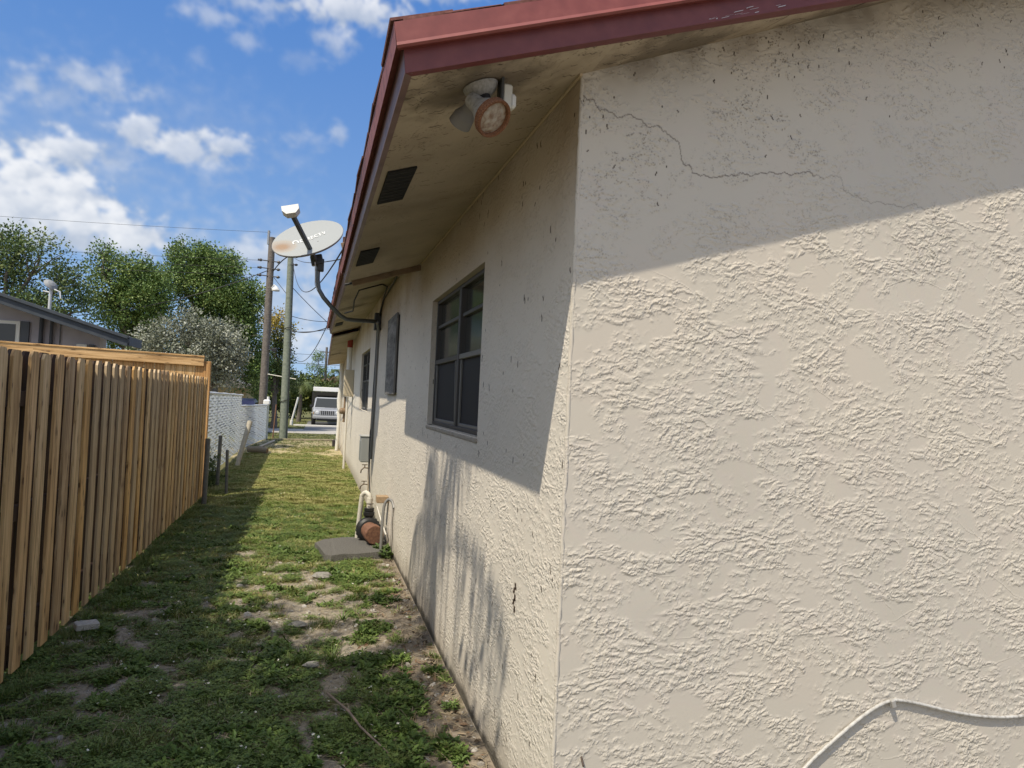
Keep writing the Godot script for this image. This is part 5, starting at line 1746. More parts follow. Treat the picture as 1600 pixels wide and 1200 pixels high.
# ---------------------------------------------------------------- things fixed to the house or lying by it
func build_fixtures() -> void:
	flood_light()
	dish()
	var m: MB
	# weathered board over an old opening
	var B := thing("weathered_board", "grey weathered plywood board fixed upright on the side wall beyond the near window", "board", Vector3(WX, 1.69, -8.35))
	m = MB.new()
	m.box(Vector3(-0.028, 0.45, 0), Vector3(0.022, 0.90, 0.94), 0.003)
	var wd := StandardMaterial3D.new()
	wd.albedo_texture = wood_tex(951, 128, 256, Color(0.26, 0.25, 0.235), Color(0.155, 0.15, 0.14), Color(0.06, 0.058, 0.055), 4)
	wd.uv1_scale = Vector3(1.0, 1.2, 1)
	wd.roughness = 0.9
	put("panel", m.mesh(), wd, B)
	m = MB.new()
	for z in [-0.44, 0.44]:
		m.box(Vector3(-0.008, 0.45, z), Vector3(0.018, 0.86, 0.045), 0.002)
	put("batten", m.mesh(), M(0.05, 0.048, 0.045, 0.9), B)
	# conduit and cables
	var gal := M(0.20, 0.20, 0.195, 0.6, 0.2)
	var blk := M(0.02, 0.02, 0.02, 0.6)
	m = MB.new()
	m.tube([Vector3(0.80, 2.66, -9.85), Vector3(0.852, 2.60, -10.25), Vector3(0.862, 2.45, -10.36), Vector3(0.863, 1.8, -10.42), Vector3(0.86, 1.1, -10.52), Vector3(0.862, 0.75, -10.6)], 0.019, 8)
	tag(put("wall_conduit", m.mesh(), gal), "grey conduit running down the side wall from the dish bracket", "conduit")
	m = MB.new()
	m.tube([Vector3(0.84, 2.60, -10.30), Vector3(0.862, 2.1, -10.62), Vector3(0.865, 1.45, -10.8), Vector3(0.85, 1.2, -10.68), Vector3(0.84, 1.12, -10.62), Vector3(0.845, 0.8, -10.68), Vector3(0.85, 0.55, -10.6), Vector3(0.84, 0.5, -10.4), Vector3(0.85, 0.30, -10.3), Vector3(0.83, 0.02, -9.9)], 0.010, 6)
	tag(put("hanging_cable", m.mesh(), blk), "wavy black cable hanging beside the grey conduit down to the ground", "cable")
	m = MB.new()
	m.tube([Vector3(0.85, 2.80, -10.2), Vector3(0.86, 3.0, -9.7), Vector3(0.85, 3.06, -9.2), Vector3(0.76, 3.04, -8.9), Vector3(0.60, 2.96, -8.7), Vector3(0.47, 2.90, -8.6), Vector3(0.43, 2.80, -8.8), Vector3(0.44, 2.72, -9.2), Vector3(0.36, 2.74, -9.7)], 0.009, 6)
	tag(put("hanging_cable", m.mesh(), blk), "black cable looping under the eave from the dish bracket to the dish arm", "cable")
	m = MB.new()
	m.tube([Vector3(0.865, 2.75, -10.35), Vector3(0.868, 2.98, -9.8), Vector3(0.862, 3.02, -8.4), Vector3(0.80, 2.98, -7.2), Vector3(0.62, 2.79, -6.55), Vector3(0.45, 2.70, -6.5), Vector3(0.23, 2.64, -6.52)], 0.010, 6)
	tag(put("hanging_cable", m.mesh(), blk), "black cable along the end board from the house eave to the wall corner", "cable")
	# grey utility box and its taps
	var U := thing("utility_box", "grey metal utility box on the side wall above small taps", "utility box", Vector3(WX, 0, -11.05))
	m = MB.new()
	m.box(Vector3(-0.075, 0.86, 0), Vector3(0.15, 0.38, 0.28), 0.012)
	put("case", m.mesh(), M(0.30, 0.315, 0.31, 0.5, 0.2), U)
	m = MB.new()
	m.box(Vector3(-0.078, 1.06, 0), Vector3(0.165, 0.022, 0.30), 0.006)
	put("lid", m.mesh(), M(0.42, 0.43, 0.42, 0.5, 0.2), U)
	m = MB.new()
	m.box(Vector3(-0.152, 0.84, 0.0), Vector3(0.008, 0.30, 0.22), 0.003)
	put("door", m.mesh(), M(0.26, 0.275, 0.27, 0.5, 0.2), U)
	var T := thing("water_taps", "small brown taps and thin pipes on the wall under the grey utility box", "taps", Vector3(WX, 0, -10.75))
	var brass := M(0.14, 0.105, 0.07, 0.5, 0.5)
	m = MB.new()
	m.tube([Vector3(-0.03, 0.0, 0.05), Vector3(-0.03, 0.62, 0.02), Vector3(-0.03, 0.80, 0.0)], 0.012, 6)
	put("riser", m.mesh(), M(0.36, 0.30, 0.22, 0.6), T)
	for q in [[0.60, -0.22], [0.36, -0.2]]:
		m = MB.new()
		m.tube([Vector3(-0.02, q[0], 0.02), Vector3(-0.10, q[0] + 0.01, 0.02), Vector3(-0.14, q[0] - 0.03, 0.02), Vector3(-0.145, q[0] - 0.07, 0.02)], 0.010, 6)
		m.tube([Vector3(-0.09, q[0], 0.02), Vector3(-0.09, q[0] + 0.05, 0.02)], 0.008, 6)
		m.tube([Vector3(-0.13, q[0] + 0.052, 0.02), Vector3(-0.05, q[0] + 0.052, 0.02)], 0.007, 6)
		put("tap", m.mesh(), brass, T)
	pump()
	# electric mast further along
	var E := thing("electric_mast", "red and white service pipe with a beige meter box near the wall's far end", "electric mast", Vector3(0.80, 0, -16.6))
	m = MB.new()
	m.tube([Vector3(-0.03, 2.74, 0), Vector3(-0.03, 3.25, 0)], 0.062, 10)
	m.tube([Vector3(0.04, 2.95, -0.1), Vector3(0.04, 3.2, -0.1)], 0.03, 8)
	put("mast_pipe", m.mesh(), M(0.36, 0.05, 0.035, 0.5), E)
	m = MB.new()
	m.tube([Vector3(-0.03, 2.22, 0), Vector3(-0.03, 2.745, 0)], 0.058, 10)
	put("lower_pipe", m.mesh(), M(0.72, 0.69, 0.60, 0.6), E)
	m = MB.new()
	m.box(Vector3(-0.02, 1.93, 0), Vector3(0.22, 0.60, 0.36), 0.015)
	put("meter_box", m.mesh(), M(0.48, 0.41, 0.29, 0.6), E)
	m = MB.new()
	m.lathe(Vector3(-0.13, 1.30, 0.05), Vector3(-1, 0, 0.2), [Vector2(0.07, -0.05), Vector2(0.07, 0.03), Vector2(0.05, 0.06), Vector2(0, 0.065)], 12)
	m.tube([Vector3(-0.08, 1.62, 0.03), Vector3(-0.09, 1.05, 0.03)], 0.028, 8)
	put("meter_fittings", m.mesh(), M(0.22, 0.15, 0.09, 0.6), E)
	m = MB.new()
	m.tube([Vector3(-0.04, 1.62, 0.1), Vector3(-0.045, -0.05, 0.1)], 0.026, 8)
	put("drop_pipe", m.mesh(), M(0.66, 0.62, 0.54, 0.6), E)
	m = MB.new()
	m.tube([Vector3(0.80, 2.60, -21.9), Vector3(0.815, 2.0, -21.9), Vector3(0.79, 1.5, -22.0), Vector3(0.80, 0.9, -22.0), Vector3(0.785, 0.0, -22.1)], [0.06, 0.055, 0.075, 0.05, 0.055], 8)
	tag(put("downspout", m.mesh(), M(0.74, 0.72, 0.66, 0.6)), "white downspout at the far corner of the house wall", "downspout")
	# white cable on the gable wall
	m = MB.new()
	var cp := [Vector3(1.70, -0.02, -2.40), Vector3(1.79, 0.13, -2.405), Vector3(1.92, 0.276, -2.414), Vector3(2.06, 0.378, -2.416), Vector3(2.20, 0.465, -2.417), Vector3(2.30, 0.508, -2.418), Vector3(2.37, 0.514, -2.418), Vector3(2.48, 0.492, -2.417), Vector3(2.65, 0.448, -2.417), Vector3(2.85, 0.412, -2.417), Vector3(3.06, 0.403, -2.417), Vector3(3.5, 0.42, -2.417)]
	m.tube(smooth(cp, 5), 0.0072, 10)
	tag(put("wall_cable", m.mesh(), mottled(960, [Color(0.22, 0.20, 0.17), Color(0.46, 0.45, 0.42), Color(0.56, 0.55, 0.52)], 5.0, 0.03, 0.5)), "pale grey cable looping along the foot of the gable wall", "cable")
	m = MB.new()
	m.box(Vector3(2.335, 0.508, -2.410), Vector3(0.02, 0.034, 0.022), 0.004, Basis(Vector3(0, 0, 1), 0.3))
	tag(put("cable_clip", m.mesh(), M(0.35, 0.34, 0.32, 0.5)), "small clip holding the pale cable at the top of its bend", "clip")
	m = MB.new()
	m.tube([Vector3(0.995, 0.40, -2.43), Vector3(0.99, 0.385, -2.395)], 0.004, 6)
	tag(put("nail", m.mesh(), M(0.07, 0.05, 0.04, 0.6)), "rusty nail sticking out low on the gable wall near the corner", "nail")
	# stubs and stakes beside the fence
	var steel := mottled(962, [Color(0.10, 0.105, 0.10), Color(0.19, 0.19, 0.185)], 2.0, 0.03, 0.6, 0.3)
	m = MB.new()
	m.tube([Vector3(-1.43, -0.2, -11.2), Vector3(-1.425, 0.94, -11.22)], 0.036, 10)
	tag(put("steel_post", m.mesh(), steel), "grey steel pipe post touching the end of the picket fence", "post", "steel post stubs")
	m = MB.new()
	m.tube([Vector3(-1.515, -0.2, -13.4), Vector3(-1.50, 0.86, -13.4)], 0.032, 10)
	tag(put("steel_post", m.mesh(), steel), "taller free-standing dark steel post in front of the slatted fence", "post", "steel post stubs")
	m = MB.new()
	m.tube([Vector3(-1.235, -0.2, -12.25), Vector3(-1.26, 0.70, -12.25)], 0.024, 10)
	tag(put("steel_post", m.mesh(), steel), "shortest thin dark steel post, standing furthest into the grass", "post", "steel post stubs")
	m = MB.new()
	m.tube([Vector3(-1.53, -0.1, -16.75), Vector3(-1.45, 0.35, -17.0), Vector3(-1.33, 0.96, -17.3)], [0.05, 0.052, 0.058], 10)
	tag(put("wooden_stake", m.mesh(), mottled(965, [Color(0.30, 0.27, 0.21), Color(0.46, 0.42, 0.34)], 1.5, 0.04, 0.9)), "pale round wooden stake leaning right in front of the slatted fence", "stake")
	var L := thing("cut_log", "short cut log lying in the grass before the low white fence", "log", Vector3(-1.30, 0.07, -20.2))
	m = MB.new()
	m.tube([Vector3(-0.28, 0.03, -0.1), Vector3(0, 0.05, 0.0), Vector3(0.22, 0.02, 0.06)], [0.07, 0.09, 0.08], 10)
	put("bark", m.mesh(), mottled(968, [Color(0.17, 0.14, 0.105), Color(0.36, 0.32, 0.26)], 3.0, 0.05, 0.95, 0.0, 2.0), L)
	m = MB.new()
	m.tube([Vector3(0.222, 0.02, 0.0605), Vector3(0.226, 0.02, 0.062)], 0.07, 10)
	put("cut_end", m.mesh(), M(0.16, 0.10, 0.06, 0.9), L)
	m = MB.new()
	m.tube([Vector3(-1.42, 0.03, -22.2), Vector3(-1.15, 0.03, -25.2)], 0.035, 6)
	tag(put("fallen_stick", m.mesh(), M(0.46, 0.41, 0.32, 0.9)), "pale stick lying in the grass near the end of the low fence", "stick")
	m = MB.new()
	m.bar(Vector3(-1.25, -0.04, -26.8), Vector3(0.88, -0.04, -27.3), 0.10, 0.09, 0.01)
	tag(put("edging_timber", m.mesh(), mottled(970, [Color(0.28, 0.22, 0.14), Color(0.42, 0.35, 0.25)], 1.0)), "long low edging timber across the end of the grass passage", "timber")
	m = MB.new()
	m.box(Vector3(0.80, 0.10, -23.6), Vector3(0.22, 0.24, 0.22), 0.02)
	tag(put("dark_pot", m.mesh(), M(0.05, 0.04, 0.04, 0.8)), "small dark block on the ground at the wall's far corner", "block")
	# loose pieces on the ground
	m = MB.new()
	m.box(Vector3.ZERO, Vector3(0.14, 0.045, 0.085), 0.006)
	var bk := put("brick_piece", m.mesh(), mottled(972, [Color(0.36, 0.345, 0.31), Color(0.52, 0.50, 0.46)], 4.0, 0.04, 0.9, 0.0, 0.5))
	bk.transform = Transform3D(Basis.from_euler(Vector3(0.06, 0.5, -0.05)), Vector3(-1.38, 0.04, -5.42))
	tag(bk, "pale broken brick lying beside the foot of the picket fence", "brick")
	var stone := mottled(975, [Color(0.18, 0.17, 0.15), Color(0.32, 0.31, 0.28)], 5.0, 0.04, 0.9, 0.0, 0.6)
	var stones := [[0.17, -6.75, 0.075, "flat grey stone lying just in front of the concrete slab"], [-0.02, -5.35, 0.05, "jagged whitish lump of concrete in the sunny bare patch"], [0.08, -4.55, 0.04, "small grey stone on the worn soil between the weeds"]]
	for q in stones:
		m = MB.new()
		pebble(m, q[2], int(q[2] * 1000.0))
		var o := put("loose_stone", m.mesh(), stone)
		o.position = Vector3(q[0], 0.012, q[1])
		tag(o, q[3], "stone")
	m = MB.new()
	m.tube([Vector3(0.16, 0.035, -4.05), Vector3(0.26, 0.045, -3.78), Vector3(0.31, 0.04, -3.6), Vector3(0.42, 0.02, -3.36)], [0.006, 0.007, 0.006, 0.004], 6)
	tag(put("fallen_twig", m.mesh(), M(0.26, 0.20, 0.15, 0.9)), "thin grey twig lying across the near weeds by the wall", "twig")

func smooth(p: Array, k: int) -> Array:
	var out := []
	for i in p.size() - 1:
		var a: Vector3 = p[maxi(i - 1, 0)]
		var d: Vector3 = p[mini(i + 2, p.size() - 1)]
		for j in k:
			out.append((p[i] as Vector3).cubic_interpolate(p[i + 1], a, d, float(j) / k))
	out.append(p[p.size() - 1])
	return out

func pebble(m: MB, rad: float, s: int) -> void:
	var r := RandomNumberGenerator.new()
	r.seed = s
	var rows := []
	for i in 5:
		var lat := lerpf(-0.5, 0.5, i / 4.0) * PI
		var row := []
		for k in 8:
			var a := TAU * k / 8
			var q := rad * r.randf_range(0.75, 1.2)
			row.append(Vector3(cos(lat) * cos(a) * q * 1.3, sin(lat) * rad * 0.5, cos(lat) * sin(a) * q))
		rows.append(row)
	for i in 4:
		for k in 8:
			var k2 := (k + 1) % 8
			m.quad(rows[i][k], rows[i + 1][k], rows[i + 1][k2], rows[i][k2])

func flood_light() -> void:
	var F := thing("flood_light", "old white twin flood light with a rusty lamp rim under the eave corner", "flood light", Vector3(0.50, 2.728, -2.37))
	var white := mottled(980, [Color(0.12, 0.115, 0.10), Color(0.30, 0.29, 0.27), Color(0.38, 0.37, 0.345)], 7.0, 0.035, 0.6)
	var rust := mottled(983, [Color(0.04, 0.016, 0.008), Color(0.11, 0.042, 0.016), Color(0.20, 0.08, 0.03), Color(0.36, 0.24, 0.16)], 12.0, 0.06, 0.9, 0.0, 0.3)
	var up := Vector3(-sin(atan(SLOPE)), cos(atan(SLOPE)), 0)
	var m := MB.new()
	m.lathe(Vector3.ZERO, -up, [Vector2(0.062, -0.004), Vector2(0.060, 0.006), Vector2(0.048, 0.02), Vector2(0.030, 0.034), Vector2(0.0, 0.038)], 24)
	put("canopy", m.mesh(), white, F)
	m = MB.new()
	m.lathe(Vector3(0.012, -0.035, 0.012), Vector3(0.2, -0.6, 0.3), [Vector2(0.0, -0.005), Vector2(0.02, 0.0), Vector2(0.02, 0.022), Vector2(0.012, 0.03), Vector2(0.0, 0.03)], 14)
	put("swivel", m.mesh(), M(0.02, 0.02, 0.022, 0.6), F)
	var ax := Vector3(0.42, -0.58, 0.55).normalized()
	var o := Vector3(-0.035, -0.052, 0.015)
	m = MB.new()
	m.lathe(o, ax, [Vector2(0.0, 0.0), Vector2(0.026, 0.004), Vector2(0.030, 0.05), Vector2(0.036, 0.064), Vector2(0.058, 0.11), Vector2(0.061, 0.13)], 28)
	var hd := put("lamp_head", m.mesh(), white, F)
	m = MB.new()
	m.lathe(o, ax, [Vector2(0.0605, 0.112), Vector2(0.0645, 0.118), Vector2(0.0655, 0.139), Vector2(0.063, 0.143), Vector2(0.0555, 0.141), Vector2(0.053, 0.130)], 28)
	put("rusty_rim", m.mesh(), rust, hd)
	m = MB.new()
	m.lathe(o, ax, [Vector2(0.055, 0.129), Vector2(0.035, 0.135), Vector2(0.0, 0.138)], 28)
	put("lamp_face", m.mesh(), mottled(986, [Color(0.08, 0.03, 0.012), Color(0.14, 0.06, 0.025), Color(0.30, 0.25, 0.19), Color(0.34, 0.31, 0.26), Color(0.36, 0.33, 0.28)], 8.0, 0.02, 0.5), hd)
	var ax2 := Vector3(-0.30, -0.55, -0.75).normalized()
	m = MB.new()
	m.lathe(Vector3(-0.02, -0.045, -0.02), ax2, [Vector2(0.0, 0.0), Vector2(0.020, 0.004), Vector2(0.024, 0.035), Vector2(0.037, 0.06), Vector2(0.041, 0.095), Vector2(0.037, 0.095), Vector2(0.034, 0.07), Vector2(0.0, 0.06)], 28)
	put("lamp_head", m.mesh(), M(0.155, 0.148, 0.135, 0.6), F)
	var S := thing("sensor_box", "small white sensor box fixed beside the flood light", "sensor", Vector3(0.588, 2.70, -2.36))
	m = MB.new()
	m.box(Vector3(0, 0, 0), Vector3(0.034, 0.085, 0.05), 0.006)
	put("case", m.mesh(), M(0.60, 0.58, 0.50, 0.5), S)
	m = MB.new()
	m.box(Vector3(0.020, -0.014, 0.008), Vector3(0.022, 0.05, 0.04), 0.008)
	put("lens_cover", m.mesh(), M(0.66, 0.65, 0.60, 0.35), S)
	m = MB.new()
	m.box(Vector3(-0.020, 0.01, 0.0), Vector3(0.010, 0.11, 0.06), 0.002)
	put("back_plate", m.mesh(), M(0.05, 0.05, 0.045, 0.7), S)

func dish() -> void:
	var D := thing("satellite_dish", "large oval satellite dish with a brown stain, on a bent grey pole over the eave", "satellite dish", Vector3(WX, 2.72, -10.3))
	var base := D.position
	var arm_m := M(0.055, 0.06, 0.06, 0.5, 0.2)
	var pole_m := M(0.13, 0.14, 0.14, 0.45, 0.4)
	var m := MB.new()
	m.box(Vector3(-0.045, 0.0, 0), Vector3(0.09, 0.24, 0.15), 0.006)
	put("wall_bracket", m.mesh(), M(0.035, 0.038, 0.04, 0.5), D)
	m = MB.new()
	var path := [Vector3(-0.01, 3.36, -9.5), Vector3(-0.008, 3.12, -9.5), Vector3(0.012, 3.0, -9.5), Vector3(0.075, 2.90, -9.5), Vector3(0.18, 2.79, -9.52), Vector3(0.30, 2.69, -9.58), Vector3(0.38, 2.66, -9.68), Vector3(0.50, 2.672, -9.85), Vector3(0.85, 2.72, -10.28)]
	for i in path.size(): path[i] -= base
	m.tube(path, 0.028, 12)
	put("pole", m.mesh(), pole_m, D)
	# reflector: shallow oval bowl
	var c := Vector3(-0.145, 3.605, -9.42) - base
	var n := Vector3(-0.25, 0.63, 0.73).normalized()
	var u := Vector3(n.z, 0, -n.x).normalized()
	var v := n.cross(u)
	var sk := 0.58
	var uu := u * cos(sk) + v * sin(sk)
	var vv := n.cross(uu)
	var a := 0.455
	var b := 0.325
	var at := func(r: float, t: float, off: float) -> Vector3:
		return c + uu * a * r * cos(t) + vv * b * r * sin(t) + n * (0.062 * r * r - 0.03 + off)
	var stain := Vector2(-0.74, 0.06)
	m = MB.new()
	var rr := [0.0, 0.08, 0.16, 0.24, 0.32, 0.40, 0.48, 0.56, 0.64, 0.72, 0.80, 0.88, 0.95, 1.0]
	var tint := func(p: Vector2) -> Color:
		var d := (p - stain).length()
		var k := smoothstep(0.40, 0.05, d) * 0.95
		var ring := smoothstep(0.46, 0.34, d) * smoothstep(0.20, 0.36, d) * 0.4
		var cc := Color(0.285, 0.305, 0.305).lerp(Color(0.24, 0.12, 0.035), clampf(k, 0.0, 0.85))
		return cc.lerp(Color(0.33, 0.23, 0.12), ring)
	for i in rr.size() - 1:
		for k in 56:
			var t0 := TAU * k / 56
			var t1 := TAU * (k + 1) / 56
			var q := [[rr[i], t0], [rr[i + 1], t0], [rr[i + 1], t1], [rr[i], t1]]
			var P := []
			var C := []
			for e in q:
				P.append(at.call(e[0], e[1], 0.0))
				C.append(tint.call(Vector2(e[0] * cos(e[1]), e[0] * sin(e[1]))))
			for tr in [[0, 1, 2], [0, 2, 3]]:
				if i == 0 and tr[1] == 2: continue
				var st := m.v.size()
				m.tri_n(P[tr[0]], P[tr[1]], P[tr[2]], n, n, n)
				m.c[st] = C[tr[0]]; m.c[st + 1] = C[tr[2]]; m.c[st + 2] = C[tr[1]]
	var rm := StandardMaterial3D.new()
	rm.vertex_color_use_as_albedo = true
	rm.roughness = 0.45
	var refl := put("reflector", m.mesh(), rm, D)
	m = MB.new()
	for k in 56:
		var t0 := TAU * k / 56
		var t1 := TAU * (k + 1) / 56
		m.quad(at.call(1.0, t1, 0.0), at.call(1.0, t0, 0.0), at.call(1.012, t0, -0.006), at.call(1.012, t1, -0.006))
		m.quad(at.call(1.012, t1, -0.006), at.call(1.012, t0, -0.006), at.call(0.99, t0, -0.03), at.call(0.99, t1, -0.03))
		m.quad(at.call(0.99, t1, -0.03), at.call(0.99, t0, -0.03), at.call(0.3, t0, -0.012), at.call(0.3, t1, -0.012))
	put("back_shell", m.mesh(), M(0.20, 0.20, 0.20, 0.5), refl)
	# lettering, one letter at a time on the curve
	var font := SystemFont.new()
	font.font_names = PackedStringArray(["Droid Sans"])
	font.font_weight = 700
	var pen := -0.105
	var lm := M(0.62, 0.63, 0.62, 0.5)
	for ch in ["D", "I", "R", "E", "C", "T", "V"]:
		var tm := TextMesh.new()
		tm.text = ch
		tm.font = font
		tm.font_size = 64
		tm.pixel_size = 0.060 / 46.0
		tm.depth = 0.0015
		var wd: float = {"D": 0.078, "I": 0.036, "R": 0.070, "E": 0.062, "C": 0.070, "T": 0.066, "V": 0.072}[ch] * 0.78
		var px := pen + wd / 2.0
		var py := 0.055
		var r2 := (px / a) * (px / a) + (py / b) * (py / b)
		var o := put("letter", tm, lm, refl)
		o.transform = Transform3D(Basis(uu, vv, n), c + uu * px + vv * py + n * (0.062 * r2 - 0.03 + 0.003))
		pen += wd
	m = MB.new()
	for k in 18:
		var t0 := -0.6 + 4.4 * k / 18.0
		var t1 := -0.6 + 4.4 * (k + 1) / 18.0
		var f := func(rad: float, t: float) -> Vector3:
			var q := Vector2(-0.155 + cos(t) * rad, 0.052 + sin(t) * rad)
			return c + uu * q.x + vv * q.y + n * (0.062 * ((q.x / a) * (q.x / a) + (q.y / b) * (q.y / b)) - 0.0265)
		m.quad(f.call(0.024, t0), f.call(0.042, t0), f.call(0.042, t1), f.call(0.024, t1))
	put("emblem", m.mesh(), lm, refl)
	m = MB.new()
	m.lathe(c + uu * 0.10 - vv * 0.06 - n * 0.030, n, [Vector2(0.009, 0.0), Vector2(0.009, 0.006), Vector2(0.0, 0.007)], 10)
	put("bolt", m.mesh(), M(0.12, 0.12, 0.12, 0.5), refl)
	# feed arm and head
	var f0 := Vector3(-0.035, 3.345, -9.46) - base
	var f1 := Vector3(-0.345, 3.80, -8.93) - base
	m = MB.new()
	m.bar(f0, f1, 0.05, 0.055, 0.008)
	put("feed_arm", m.mesh(), arm_m, D)
	m = MB.new()
	m.box(Vector3(-0.03, 3.37, -9.5) - base, Vector3(0.15, 0.13, 0.12), 0.012, Basis(Vector3(0, 0, 1), 0.25))
	m.box(Vector3(0.02, 3.31, -9.5) - base, Vector3(0.085, 0.16, 0.10), 0.01)
	put("pole_clamp", m.mesh(), M(0.03, 0.032, 0.034, 0.5), D)
	m = MB.new()
	var ux := Vector3(0.96, 0.24, 0.1).normalized()
	var back := (c - (f1)).normalized()
	var uy := back.cross(ux).normalized()
	if uy.y < 0: uy = -uy
	var hz := ux.cross(uy)
	m.prism([Vector2(-0.10, -0.015), Vector2(-0.055, -0.07), Vector2(0.055, -0.07), Vector2(0.10, -0.015), Vector2(0.10, 0.05), Vector2(-0.10, 0.05)], 0.09, Transform3D(Basis(ux, uy, hz), f1 + Vector3(-0.01, 0.03, 0.0) - hz * 0.045))
	put("feed_head", m.mesh(), M(0.50, 0.50, 0.475, 0.5), D)
	m = MB.new()
	m.tube([Vector3(-0.05, 3.33, -9.42) - base, Vector3(-0.04, 3.2, -9.44) - base, Vector3(-0.035, 3.05, -9.46) - base, Vector3(0.0, 2.98, -9.46) - base], 0.007, 6)
	put("coax_lead", m.mesh(), M(0.5, 0.5, 0.48, 0.5), D)

func pump() -> void:
	var S := thing("concrete_slab", "grey rough concrete slab lying on the grass by the wall under the pump", "slab", Vector3(0.50, 0, -7.92))
	var m := MB.new()
	var r := RandomNumberGenerator.new()
	r.seed = 31
	var top := []
	var bot := []
	var ol := [Vector2(-0.36, 0.10), Vector2(-0.30, 0.50), Vector2(-0.24, 0.56), Vector2(-0.1, 0.50), Vector2(0.02, 0.49), Vector2(0.16, 0.44), Vector2(0.30, 0.40), Vector2(0.36, 0.36), Vector2(0.36, -0.36), Vector2(0.2, -0.40), Vector2(-0.1, -0.38), Vector2(-0.30, -0.30), Vector2(-0.40, -0.1)]
	for p in ol:
		top.append(Vector3(p.x * 0.985, 0.062 + r.randf_range(-0.004, 0.004), p.y * 0.985))
		bot.append(Vector3(p.x + r.randf_range(-0.01, 0.01), -0.03, p.y + r.randf_range(-0.01, 0.01)))
	for i in ol.size():
		var j := (i + 1) % ol.size()
		m.quad(bot[i], bot[j], top[j], top[i])
		m.tri(Vector3(0, 0.066, 0), top[i], top[j])
	put("block", m.mesh(), mottled(990, [Color(0.02, 0.02, 0.018), Color(0.07, 0.068, 0.062), Color(0.15, 0.145, 0.13), Color(0.25, 0.24, 0.22), Color(0.45, 0.43, 0.39)], 2.2, 0.12, 0.95, 0.0, 2.5), S)
	var P := thing("pool_pump", "small pump with a rusty brown motor end and black rim, lying by the wall", "pump", Vector3(0.675, 0.065, -8.1))
	var axis := Vector3(0.16, -0.02, 1.0).normalized()
	m = MB.new()
	m.lathe(Vector3(0, 0.115, 0.0), axis, [Vector2(0.0, 0.0), Vector2(0.085, 0.0), Vector2(0.09, 0.02), Vector2(0.09, 0.15), Vector2(0.098, 0.155), Vector2(0.102, 0.17), Vector2(0.102, 0.27), Vector2(0.095, 0.285), Vector2(0.0, 0.287)], 28)
	put("motor", m.mesh(), mottled(992, [Color(0.08, 0.038, 0.026), Color(0.17, 0.08, 0.048), Color(0.27, 0.14, 0.075)], 4.0, 0.03, 0.75), P)
	m = MB.new()
	m.lathe(Vector3(0, 0.115, -0.02) , axis, [Vector2(0.0, -0.12), Vector2(0.11, -0.11), Vector2(0.128, -0.06), Vector2(0.135, -0.02), Vector2(0.135, 0.02), Vector2(0.11, 0.04), Vector2(0.085, 0.045)], 28)
	for k in 20:
		var t := TAU * k / 20
		var x := axis.cross(Vector3.UP).normalized()
		var y := x.cross(axis)
		m.box(Vector3(0, 0.115, -0.02) + (x * cos(t) + y * sin(t)) * 0.136, Vector3(0.016, 0.016, 0.04), 0.003)
	put("housing", m.mesh(), M(0.018, 0.019, 0.02, 0.45), P)
	m = MB.new()
	m.lathe(Vector3(0.0, 0.22, -0.05), Vector3.UP, [Vector2(0.04, 0.0), Vector2(0.045, 0.03), Vector2(0.06, 0.05), Vector2(0.062, 0.085), Vector2(0.05, 0.09), Vector2(0.055, 0.10), Vector2(0.055, 0.13), Vector2(0.0, 0.13)], 18)
	put("union", m.mesh(), M(0.016, 0.017, 0.017, 0.45), P)
	m = MB.new()
	m.tube(smooth([Vector3(0, 0.33, -0.05), Vector3(0, 0.44, -0.05), Vector3(-0.005, 0.485, -0.055), Vector3(-0.04, 0.515, -0.08), Vector3(-0.075, 0.485, -0.11), Vector3(-0.085, 0.42, -0.12), Vector3(-0.11, 0.0, -0.16)], 5), 0.026, 12)
	m.lathe(Vector3(0, 0.40, -0.05), Vector3.UP, [Vector2(0.026, 0), Vector2(0.034, 0.005), Vector2(0.034, 0.06), Vector2(0.026, 0.065)], 14)
	put("white_pipe", m.mesh(), mottled(997, [Color(0.42, 0.39, 0.32), Color(0.62, 0.59, 0.51), Color(0.66, 0.63, 0.56)], 3.0, 0.03, 0.5), P)
	m = MB.new()
	m.tube([Vector3(-0.035, 0.40, -0.015), Vector3(0.0, 0.395, -0.005), Vector3(0.04, 0.40, -0.03)], 0.006, 6)
	put("clamp", m.mesh(), M(0.12, 0.10, 0.08, 0.6), P)
	m = MB.new()
	m.tube([Vector3(0.09, 0.36, -0.1), Vector3(0.13, 0.22, 0.05), Vector3(0.17, 0.10, 0.22)], 0.008, 6)
	put("white_lead", m.mesh(), M(0.62, 0.60, 0.55, 0.5), P)
	m = MB.new()
	m.box(Vector3(0.812, 0.515, -8.15), Vector3(0.13, 0.075, 0.14), 0.006)
	tag(put("wall_block", m.mesh(), mottled(995, [Color(0.28, 0.19, 0.11), Color(0.40, 0.29, 0.18)], 4.0)), "small brown wooden block on the wall just above the pump", "block")
	m = MB.new()
	m.tube(smooth([Vector3(0.772, -0.1, -7.63), Vector3(0.775, 0.25, -7.65), Vector3(0.785, 0.45, -7.68), Vector3(0.80, 0.535, -7.69), Vector3(0.835, 0.575, -7.68), Vector3(0.868, 0.56, -7.62), Vector3(0.882, 0.50, -7.56)], 5), 0.016, 10)
	tag(put("bent_conduit", m.mesh(), M(0.22, 0.215, 0.205, 0.5, 0.2)), "grey conduit rising from the soil and hooking into the wall beside the pump", "conduit")
	m = MB.new()
	m.tube([Vector3(0.878, 0.51, -7.55), Vector3(0.868, 0.40, -7.52), Vector3(0.872, 0.2, -7.5), Vector3(0.86, 0.0, -7.45)], 0.005, 5)
